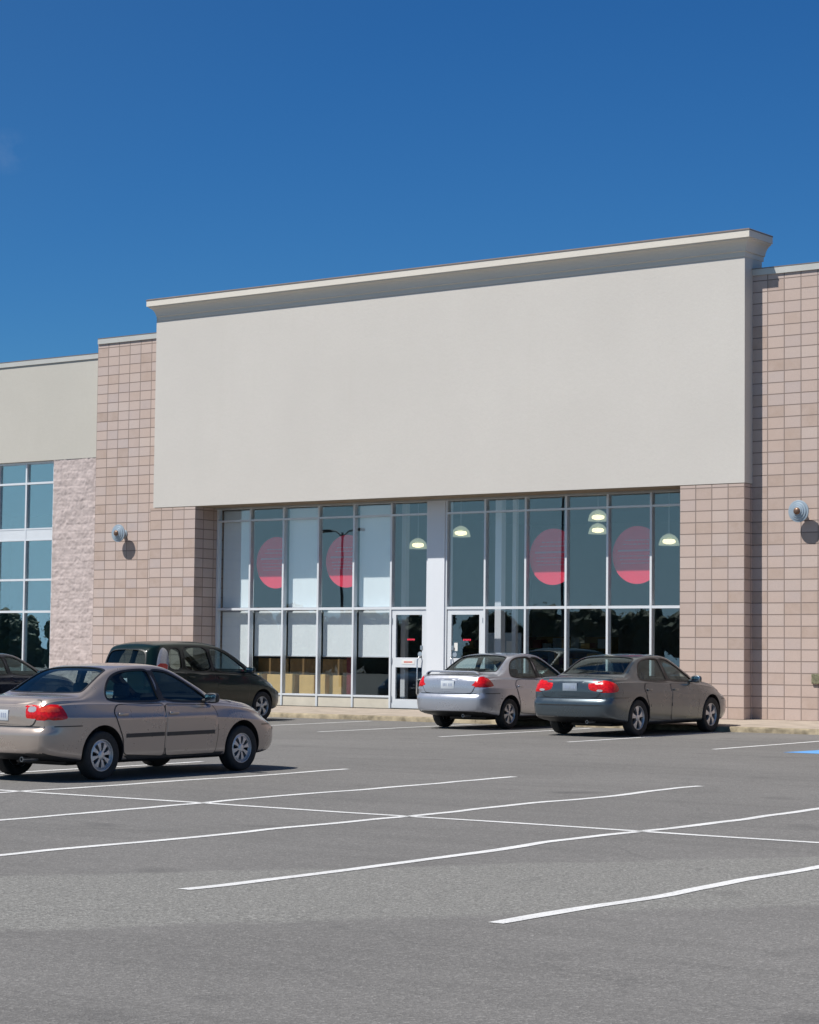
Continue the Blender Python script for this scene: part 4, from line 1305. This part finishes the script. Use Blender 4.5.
# --- beige sedan
SED = dict(
    L=4.42,
    tab=dict(
        W=[(0, .70), (.03, .745), (.09, .785), (.22, .822), (.5, .842), (.95, .850), (2.2, .8525), (3.3, .848), (3.75, .835), (4.05, .81), (4.22, .765), (4.33, .71), (4.42, .61)],
        zs=[(0, .34), (.1, .30), (.45, .24), (.9, .20), (3.5, .20), (4.0, .21), (4.42, .25)],
        zb=[(0, .86), (.05, .90), (.25, .935), (.6, .94), (1.2, .93), (2.0, .91), (2.9, .885), (3.25, .868), (3.7, .825), (4.05, .765), (4.25, .70), (4.42, .60)],
        Wb=[(0, .675), (.1, .755), (.3, .79), (.7, .808), (1.5, .815), (2.8, .81), (3.3, .79), (3.8, .755), (4.1, .70), (4.3, .61), (4.42, .5)],
        zt=[(0, .945), (.025, 1.0), (.06, 1.022), (.2, 1.034), (.45, 1.04), (.64, 1.05), (.80, 1.12), (1.0, 1.235), (1.2, 1.335), (1.36, 1.385), (1.6, 1.412), (1.95, 1.425), (2.25, 1.415), (2.45, 1.38), (2.62, 1.31), (2.9, 1.165), (3.12, 1.052), (3.24, .995), (3.36, .97), (3.6, .942), (3.9, .90), (4.15, .845), (4.3, .785), (4.38, .72), (4.42, .64)],
        ze=[(0, .925), (.03, .975), (.08, 1.0), (.2, 1.012), (.45, 1.015), (.62, 1.02), (.80, 1.075), (1.0, 1.19), (1.2, 1.293), (1.36, 1.343), (1.55, 1.372), (1.8, 1.386), (2.1, 1.383), (2.32, 1.352), (2.5, 1.29), (2.7, 1.19), (2.9, 1.085), (3.08, .99), (3.2, .948), (3.4, .92), (3.8, .87), (4.1, .81), (4.3, .74), (4.42, .62)],
        We=[(0, .62), (.1, .70), (.3, .725), (.6, .72), (.85, .67), (1.15, .605), (1.5, .58), (2.0, .575), (2.4, .585), (2.7, .63), (3.0, .685), (3.2, .70), (3.5, .69), (3.9, .66), (4.2, .58), (4.42, .45)]),
    er=[(.15, .14), (.28, .05), (.36, .012), (.50, .0), (.60, .004), (.625, .03), (.645, .06), (.80, .065), (.97, .10), (1.1, .14)],
    ef=[(.15, .10), (.28, .03), (.38, .0), (.555, .005), (.59, .045), (.62, .055), (.8, .10)],
    void=(.62, 3.22), wheel_r=.300, arch_r=.358, rear_axle=.955, front_axle=3.575, rim='cap',
    side=[('rear_door_window', [(1.10, .965), (2.03, .95), (2.00, 1.00), (1.965, 1.27), (1.945, 1.338), (1.80, 1.342), (1.52, 1.328), (1.32, 1.282), (1.19, 1.20), (1.08, 1.06)]),
          ('front_door_window', [(2.12, .95), (2.95, .93), (2.97, .95), (2.80, 1.08), (2.60, 1.19), (2.40, 1.285), (2.24, 1.328), (2.05, 1.339), (2.04, 1.30), (2.09, 1.05)])],
    top=[('windshield', [(2.50, 0), (2.52, -.30), (2.58, -.50), (2.68, -.545), (3.02, -.645), (3.13, -.645), (3.19, -.40), (3.21, 0), (3.19, .40), (3.13, .645), (3.02, .645), (2.68, .545), (2.58, .50), (2.52, .30)], .9),
         ('rear_window', [(.70, 0), (.71, -.35), (.75, -.60), (.80, -.615), (1.22, -.535), (1.30, -.50), (1.33, -.25), (1.33, 0), (1.33, .25), (1.30, .50), (1.22, .535), (.80, .615), (.75, .60), (.71, .35)], .93)],
    seams=[('RL', .16, .672, .585, .672, .006), ('B', -.72, .668, .72, .668, .006), ('RL', 3.965, .605, 4.28, .60, .006)],
    doors=[dict(o=[(1.32, .30), (2.04, .26), (2.05, .60), (2.06, .915), (1.20, .915), (1.14, .82), (1.22, .66), (1.30, .50)], h=(1.29, .80), mould=(1.345, 2.035, .505, .555)),
           dict(o=[(2.075, .26), (3.02, .26), (3.06, .5), (3.05, .80), (2.98, .88), (2.08, .905)], h=(2.22, .795), mould=(2.09, 2.995, .505, .555))],
    bpillar=[(2.02, .955), (2.115, .952), (2.055, 1.335), (1.955, 1.338)],
    lids=[('trunk_lid', [(-.545, .68), (.545, .68), (.62, .82), (.62, .985), (-.62, .985), (-.62, .82)], 'B'), ('hood', [(3.42, -.68), (4.15, -.60), (4.25, -.35), (4.27, 0), (4.25, .35), (4.15, .60), (3.42, .68), (3.36, .4), (3.34, 0), (3.36, -.4)], 'T')],
    extra=[('front_grille', [(-.36, .60), (.36, .60), (.40, .66), (-.40, .66)], 'F', M['trim'], .004, 0), ('plate_recess', [(-.27, .715), (.27, .715), (.29, .885), (-.29, .885)], 'B', M['p_beige'], .005, .004)],
    lamps=[dict(name='tail_lamp', ang=40, it=1, poly=[(.335, .765), (.36, .75), (.66, .745), (.85, .755), (.865, .79), (.79, .915), (.74, .94), (.41, .94), (.35, .925), (.335, .90)], mat='lensred',
                sub=[('reversing_lens', [(.375, .845), (.48, .845), (.49, .915), (.385, .915)], 'lensclear'), ('indicator_lens', [(.51, .845), (.70, .845), (.785, .86), (.73, .915), (.52, .915)], 'lensorange')]),
           dict(name='headlamp', ang=38, front=True, poly=[(.42, .60), (.86, .62), (.80, .70), (.45, .70)], mat='lensclear')],
    plate=(.80, .066, .155), mirror=(2.86, .80, .975), seat=(1.98, 1.22), dash=2.78, parcel=(.66, .98, .955), exh=-.34)


def variant(base, **kw):
    import copy
    keep = {}
    d = dict(base)
    for k, v in base.items():
        if k in ('tab',): d[k] = {a: list(b_) for a, b_ in v.items()}
        else: d[k] = v
    d.update(kw)
    return d


def stretch(spec, fx, fz, fy, refz=.0):
    """Scale a whole specification to another car's length, height and width."""
    s = dict(spec)
    s['L'] = spec['L'] * fx
    Z = lambda z: z * fz
    t = {}
    for k, v in spec['tab'].items():
        t[k] = [(x * fx, (q * fy if k[0] == 'W' else Z(q))) for x, q in v]
    s['tab'] = t
    s['er'] = [(Z(z), q) for z, q in spec['er']]; s['ef'] = [(Z(z), q) for z, q in spec['ef']]
    s['void'] = tuple(x * fx for x in spec['void'])
    s['side'] = [(n, [(x * fx, Z(z)) for x, z in p]) for n, p in spec['side']]
    s['top'] = [(n, [(x * fx, y * fy) for x, y in p], Z(z)) for n, p, z in spec['top']]
    s['doors'] = [dict(o=[(x * fx, Z(z)) for x, z in d['o']], h=(d['h'][0] * fx, Z(d['h'][1])), **({'mould': (d['mould'][0] * fx, d['mould'][1] * fx, Z(d['mould'][2]), Z(d['mould'][3]))} if 'mould' in d else {})) for d in spec['doors']]
    if 'seams' in spec: s['seams'] = [(pj, x0 * (fy if pj == 'B' else fx), Z(z0), x1 * (fy if pj == 'B' else fx), Z(z1), hw) for pj, x0, z0, x1, z1, hw in spec['seams']]
    s['bpillar'] = [(x * fx, Z(z)) for x, z in spec['bpillar']]
    s['lids'] = [(n, [((x * fx if pj == 'T' else x * fy), (y * fy if pj == 'T' else Z(y))) for x, y in p], pj) for n, p, pj in spec['lids']]
    if 'back' in spec: s['back'] = [(n, [(y * fy, Z(z)) for y, z in p], d) for n, p, d in spec['back']]
    s['extra'] = [(n, [(x * fy, Z(z)) for x, z in p], pj, m, o, b_) for n, p, pj, m, o, b_ in spec['extra']]
    s['lamps'] = [dict(l, poly=[(u * (fy if not l.get('front') else 1), Z(z)) for u, z in l['poly']]) for l in spec['lamps']]
    s['rear_axle'] *= fx; s['front_axle'] *= fx
    s['mirror'] = (spec['mirror'][0] * fx, spec['mirror'][1] * fy, Z(spec['mirror'][2]))
    s['seat'] = tuple(x * fx for x in spec['seat']); s['dash'] *= fx
    s['parcel'] = (spec['parcel'][0] * fx, spec['parcel'][1] * fx, Z(spec['parcel'][2]))
    s['plate'] = (Z(spec['plate'][0]), spec['plate'][1], spec['plate'][2])
    return s


beige = variant(SED, sill=[(1.34, .215), (3.18, .215), (3.20, .27), (1.32, .285)], name='parked_sedan', paint=M['p_beige'], label='beige sedan parked nearest the camera at the left edge, red tail lamps', mirrormat=M['trim'])
build_car(beige, (-20.37, 18.92, 0))

# --- silver sedan with a low spoiler
sil = stretch(SED, 1.003, 1.05, 1.02)
sil.update(name='parked_sedan', paint=M['p_silver'], label='silver sedan with trunk spoiler parked nose in before the glass doors', mirrormat=M['p_silver'], rim='six',
           spoiler=dict(x=.16, z=1.125, w=.63, h=.05))
sil['doors'] = [{k: v for k, v in d.items() if k != 'mould'} for d in sil['doors']]
sil['lamps'] = [dict(name='tail_lamp', ang=42, poly=[(.39, .84), (.62, .825), (.90, .84), (.88, .90), (.76, 1.02), (.62, 1.05), (.52, .97)], mat='lensred'), sil['lamps'][1]]
sil['extra'] = [sil['extra'][0], ('trunk_garnish', [(-.40, .955), (.40, .955), (.40, .985), (-.40, .985)], 'B', M['p_silver'], .006, .014)]
sil['plate'] = (.87, .08, .16)
build_car(sil, (-25.68, 35.66, 0))

# --- grey teal sedan
tea = stretch(SED, 1.045, 1.055, 1.06)
tea.update(name='parked_sedan', paint=M['p_teal'], label='dark grey sedan with large oval red tail lamps beside the block pier', mirrormat=M['p_teal'], rim='five',
           wheel_r=.335, arch_r=.38, mouldmat=M['p_teal'])
tea['lamps'] = [dict(name='tail_lamp', ang=38, poly=[(.33, .83), (.55, .80), (.82, .81), (.89, .85), (.85, .95), (.74, 1.01), (.52, 1.04), (.36, 1.025), (.30, .93)], mat='lensred', sub=[('reversing_lens', [(.46, .825), (.56, .82), (.57, .86), (.47, .865)], 'lensclear')]), tea['lamps'][1]]
tea['extra'] = [tea['extra'][0], ('plate_recess', [(-.30, .80), (.30, .80), (.32, .99), (-.32, .99)], 'B', M['p_teal'], .004, .003), ('bumper_strip', [(-.72, .56), (.72, .56), (.72, .585), (-.72, .585)], 'B', M['trim'], .003, .006)]
tea['seams'] = tea['seams'] + [('RL', 1.52, .60, 3.12, .60, .005), ('RL', 1.52, .50, 3.12, .50, .005)]; tea['platemat'] = 'plate_dim'; tea['plate'] = (.90, .07, .155)
build_car(tea, (-22.12, 34.55, 0))

# --- dark compact people carrier
MPV = dict(
    L=4.40,
    tab=dict(
        W=[(0, .70), (.03, .76), (.09, .80), (.22, .835), (.5, .852), (.95, .862), (2.2, .865), (3.3, .86), (3.75, .845), (4.0, .81), (4.18, .75), (4.3, .67), (4.40, .54)],
        zs=[(0, .36), (.1, .32), (.45, .25), (.9, .21), (3.5, .21), (4.0, .22), (4.40, .27)],
        zb=[(0, .96), (.1, 1.0), (.4, 1.025), (1.2, 1.0), (2.0, .98), (2.8, .95), (3.2, .925), (3.6, .87), (3.95, .79), (4.2, .70), (4.40, .60)],
        Wb=[(0, .66), (.1, .745), (.3, .79), (.7, .82), (1.5, .83), (2.8, .82), (3.3, .79), (3.7, .755), (4.05, .70), (4.25, .61), (4.40, .48)],
        zt=[(0, 1.49), (.05, 1.55), (.15, 1.59), (.4, 1.615), (1.0, 1.64), (1.6, 1.645), (2.1, 1.62), (2.4, 1.565), (2.7, 1.455), (3.0, 1.305), (3.3, 1.135), (3.48, 1.04), (3.62, .985), (3.8, .93), (4.0, .865), (4.2, .775), (4.32, .70), (4.40, .61)],
        ze=[(0, 1.44), (.05, 1.49), (.2, 1.53), (.6, 1.555), (1.2, 1.57), (1.8, 1.56), (2.2, 1.515), (2.5, 1.43), (2.8, 1.30), (3.1, 1.14), (3.35, 1.01), (3.5, .95), (3.7, .89), (4.0, .80), (4.2, .72), (4.40, .59)],
        We=[(0, .52), (.1, .575), (.4, .60), (1.0, .605), (1.8, .61), (2.3, .63), (2.7, .665), (3.1, .71), (3.4, .725), (3.7, .70), (4.0, .65), (4.2, .57), (4.40, .43)]),
    er=[(.15, .14), (.30, .04), (.42, .0), (.60, .0), (.66, .03), (.72, .045), (1.0, .06), (1.3, .13), (1.6, .24)],
    ef=[(.15, .10), (.28, .03), (.40, .0), (.56, .01), (.62, .05), (.85, .14)],
    void=(.22, 3.45), wheel_r=.312, arch_r=.355, rear_axle=.86, front_axle=3.55, rim='five',
    side=[('quarter_window', [(.62, 1.08), (1.00, 1.06), (1.03, 1.30), (1.035, 1.505), (.80, 1.498), (.70, 1.44), (.62, 1.25)]),
          ('rear_door_window', [(1.11, 1.045), (1.93, 1.02), (1.91, 1.30), (1.88, 1.505), (1.50, 1.53), (1.14, 1.525), (1.13, 1.30)]),
          ('front_door_window', [(2.01, 1.015), (3.14, .975), (3.18, .995), (2.95, 1.14), (2.68, 1.30), (2.42, 1.425), (2.22, 1.48), (1.97, 1.505), (1.975, 1.30)])],
    top=[('windshield', [(2.42, 0), (2.44, -.32), (2.52, -.545), (2.64, -.585), (3.20, -.665), (3.34, -.66), (3.42, -.40), (3.45, 0), (3.42, .40), (3.34, .66), (3.20, .665), (2.64, .585), (2.52, .545), (2.44, .32)], 1.0)],
    back=[('rear_window', [(-.56, 1.10), (.56, 1.10), (.54, 1.3), (.47, 1.45), (.2, 1.475), (-.2, 1.475), (-.47, 1.45), (-.54, 1.3)], .62)],
    doors=[dict(o=[(1.20, .32), (1.93, .27), (1.95, .6), (1.97, .995), (1.05, 1.02), (1.04, .86), (1.12, .7), (1.18, .5)], h=(1.22, .92)),
           dict(o=[(1.975, .27), (2.98, .27), (3.06, .5), (3.10, .82), (3.06, .94), (1.995, .99)], h=(2.15, .905))],
    bpillar=[(1.935, 1.04), (2.005, 1.037), (1.96, 1.475), (1.87, 1.48)],
    lids=[('tailgate', [(-.60, .70), (.60, .70), (.62, 1.04), (-.62, 1.04)], 'B'), ('hood', [(3.62, -.68), (4.05, -.62), (4.2, -.38), (4.24, 0), (4.2, .38), (4.05, .62), (3.62, .68), (3.56, .4), (3.54, 0), (3.56, -.4)], 'T')],
    extra=[('front_grille', [(-.40, .60), (.40, .60), (.44, .68), (-.44, .68)], 'F', M['trim'], .004, 0)],
    lamps=[dict(name='tail_lamp', ang=48, poly=[(.66, 1.04), (.87, 1.03), (.93, 1.10), (.95, 1.30), (.91, 1.47), (.78, 1.53), (.69, 1.30)], mat='lensclear',
                sub=[('red_lens', [(.68, 1.06), (.87, 1.05), (.91, 1.12), (.92, 1.235), (.70, 1.245)], 'lensred')]),
           dict(name='headlamp', ang=40, front=True, poly=[(.42, .66), (.80, .68), (.98, .74), (1.0, .80), (.80, .79), (.5, .74)], mat='lensclear')],
    plate=(.84, .062, .152), mirror=(3.02, .82, 1.05), seat=(1.85, .85), dash=2.85, parcel=(.25, .55, 1.0), exh=-.4)
mpv = variant(stretch(MPV, .973, 1.035, 1.0), name='parked_hatchback', glassmat='privglass', paint=M['p_dark'], label='tall blackish green hatchback with clear upright tail lamps, behind the beige sedan', mirrormat=M['p_dark'], handle=M['p_dark'])
build_car(mpv, (-32.10, 33.17, 0))

# --- navy sedan whose roof shows at the left edge
nav = variant(SED, name='parked_sedan', paint=M['p_navy'], label='dark navy sedan at the left edge, mostly hidden behind the beige sedan', mirrormat=M['p_navy'], rim='seven')
build_car(nav, (-36.6, 31.5, 0))


# ------------------------------------------------------------------ what stands across the lot (seen in the glass)
mb = MB()
rnd = random.Random(3); rg = np.random.default_rng(5)
ico = bmesh.new(); bmesh.ops.create_icosphere(ico, subdivisions=3, radius=1); ico.verts.ensure_lookup_table()
IV = [v.co.copy() for v in ico.verts]; IF = [tuple(v.index for v in f.verts) for f in ico.faces]; ico.free()
spots = [(-235 + k * 2.05 + rnd.uniform(-.7, .7), -108 - rnd.uniform(0, 12)) for k in range(150)]
for tx, ty in spots:
    h = rnd.uniform(6.2, 7.9); rr = rnd.uniform(1.7, 2.6)
    mb.tube([(tx, ty, -.3), (tx + rnd.uniform(-.2, .2), ty, h * .5), (tx, ty, h * .8)], [.22, .15, .05], 6, 0)
    for q in range(5):
        c = Vector((tx + rnd.uniform(-1, 1) * rr * .7, ty + rnd.uniform(-1, 1) * rr * .6, h * (.14, .30, .45, .6, .73)[q]))
        sc = rr * rnd.uniform(.5, .8)
        vs = [c + v * sc * (1 + .40 * mnoise.noise(v * 2.1 + c) + .30 * mnoise.noise(v * 6.5 + c * 2)) for v in IV]
        mb.add(vs, IF, 1)
        n = 90
        d = rg.normal(size=(n, 3)); d /= np.linalg.norm(d, axis=1)[:, None]
        P = np.array(c) + d * (sc * rg.uniform(.85, 1.35, (n, 1)))
        t = rg.normal(size=(n, 3)); t /= np.linalg.norm(t, axis=1)[:, None]
        u = np.cross(t, d); sz_ = rg.uniform(.10, .26, (n, 1))
        Q = np.stack([P + t * sz_, P + u * sz_ * .7, P - t * sz_, P - u * sz_ * .7], 1).reshape(-1, 3)
        mb.add(Q.tolist(), [(4 * k, 4 * k + 1, 4 * k + 2, 4 * k + 3) for k in range(n)], 1)
tag(mb.obj('woodland', [M['bark'], M['leaf']], fixn=False), 'far row of leafy trees across the parking lot, mirrored in the store glass', 'woodland', kind='stuff')
for k, (x, y) in enumerate(((-83., -20.), (-72.5, -28.))):
    e = empty('light_pole', (x, y, gz(y)), ('tall dark double headed lot light, mirrored left in the glass', 'tall dark double headed lot light, mirrored right in the glass')[k], 'light pole', 'lot lights across the parking lot')
    mb = MB(); top = (9.2, 12.)[k]; mb.tube([(0, 0, 0), (0, 0, top)], [.11, .07], 12); link('mast', mb.mesh('mast', M['pole'], 50), e)
    for s in (-1, 1):
        mb = MB(); mb.tube([(0, 0, top - .3), (s * .5, 0, top + .1), (s * 1.0, 0, top + .15)], .04, 8); link('arm', mb.mesh('arm', M['pole'], 50), e)
        mb = MB(); mb.box(min(s * .9, s * 1.6), max(s * .9, s * 1.6), -.16, .16, top + .05, top + .22); link('lamp_head', mb.mesh('lamp_head', M['pole'], None, .03), e)

# ------------------------------------------------------------------ sky, sun, camera
SD = Vector((-.66, -1.0, 1.78)).normalized()
w = bpy.data.worlds.new('World'); scene.world = w; w.use_nodes = True
nt = w.node_tree
bg = nt.nodes['Background']
sky = nt.nodes.new('ShaderNodeTexSky'); sky.sky_type = 'NISHITA'; sky.sun_disc = False
sky.sun_elevation = math.asin(SD.z); sky.sun_rotation = math.atan2(SD.x, SD.y)
sky.altitude = 300; sky.air_density = 1.0; sky.dust_density = .0; sky.ozone_density = 2.5
hs = nt.nodes.new('ShaderNodeHueSaturation'); hs.inputs['Saturation'].default_value = 1.28; hs.inputs['Value'].default_value = 1.
nt.links.new(sky.outputs[0], hs.inputs['Color']); tcw = nt.nodes.new('ShaderNodeTexCoord'); sz = nt.nodes.new('ShaderNodeSeparateXYZ'); nt.links.new(tcw.outputs['Generated'], sz.inputs[0])
dt = nt.nodes.new('ShaderNodeVectorMath'); dt.operation = 'DOT_PRODUCT'; nt.links.new(tcw.outputs['Generated'], dt.inputs[0]); dt.inputs[1].default_value = tuple(SD)
near = ramp(nt, dt.outputs['Value'], [(.05, 0.), (.85, 1.)])
tint = mixc(nt, near, (.40, .78, 1.10), (1.25, 1.12, 1.0))
tinted = mixc(nt, 1., hs.outputs[0], tint, 'MULTIPLY')
hazef = ramp(nt, sz.outputs['Z'], [(.0, .85), (.07, .5), (.125, 0.)])
skyc = mixc(nt, hazef, tinted, (5.6, 9.3, 13.2))
# one thin wisp of cloud low in the north west
nw = nt.nodes.new('ShaderNodeTexNoise'); nw.inputs['Scale'].default_value = 60.; nw.inputs['Detail'].default_value = 7.; nw.inputs['Roughness'].default_value = .62
nt.links.new(tcw.outputs['Generated'], nw.inputs['Vector'])
dw = nt.nodes.new('ShaderNodeVectorMath'); dw.operation = 'DOT_PRODUCT'; nt.links.new(tcw.outputs['Generated'], dw.inputs[0]); dw.inputs[1].default_value = Vector((-.7165, .6625, .2185)).normalized()
mr = nt.nodes.new('ShaderNodeMapRange'); mr.inputs['From Min'].default_value = .99994; mr.inputs['From Max'].default_value = 1.; nt.links.new(dw.outputs['Value'], mr.inputs['Value'])
wm = nt.nodes.new('ShaderNodeMath'); wm.operation = 'MULTIPLY'; nt.links.new(ramp(nt, nw.outputs['Fac'], [(.42, 0.), (.75, .075)]), wm.inputs[0]); nt.links.new(mr.outputs[0], wm.inputs[1])
skyc = mixc(nt, wm.outputs[0], skyc, (8., 9., 10.))
nt.links.new(skyc, bg.inputs[0]); bg.inputs[1].default_value = .06
sun = bpy.data.lights.new('sun', 'SUN'); sun.energy = 4.8; sun.angle = R(.53); sun.color = (1, .955, .89)
so = bpy.data.objects.new('sun', sun); COL.objects.link(so); so.rotation_euler = SD.to_track_quat('Z', 'Y').to_euler(); so.location = (-20, -20, 40)

p, r_, y_ = R(3.735806), R(-.63520987), R(36.77949907)
fwd = Vector((-math.sin(y_) * math.cos(p), math.cos(y_) * math.cos(p), math.sin(p)))
right0 = Vector((math.cos(y_), math.sin(y_), 0)); up0 = right0.cross(fwd)
right = right0 * math.cos(r_) - up0 * math.sin(r_); up = right0 * math.sin(r_) + up0 * math.cos(r_)
cam = bpy.data.cameras.new('camera'); co = bpy.data.objects.new('camera', cam); COL.objects.link(co)
mw = Matrix((right, up, -fwd)).transposed().to_4x4(); mw.translation = (0, 0, 1.58)
co.matrix_world = mw
cam.sensor_fit = 'VERTICAL'; cam.sensor_height = 36; cam.sensor_width = 36; cam.lens = 2226.53 / 1024 * 36; cam.clip_end = 3000; cam.clip_start = .1
scene.camera = co
scene.view_settings.view_transform = 'Standard'; scene.view_settings.look = 'None'; scene.view_settings.exposure = .27; scene.view_settings.gamma = 1
scene.cycles.max_bounces = 10; scene.cycles.transparent_max_bounces = 24; scene.cycles.caustics_reflective = False; scene.cycles.caustics_refractive = False
scene.cycles.sample_clamp_indirect = 6
scene.render.film_transparent = False
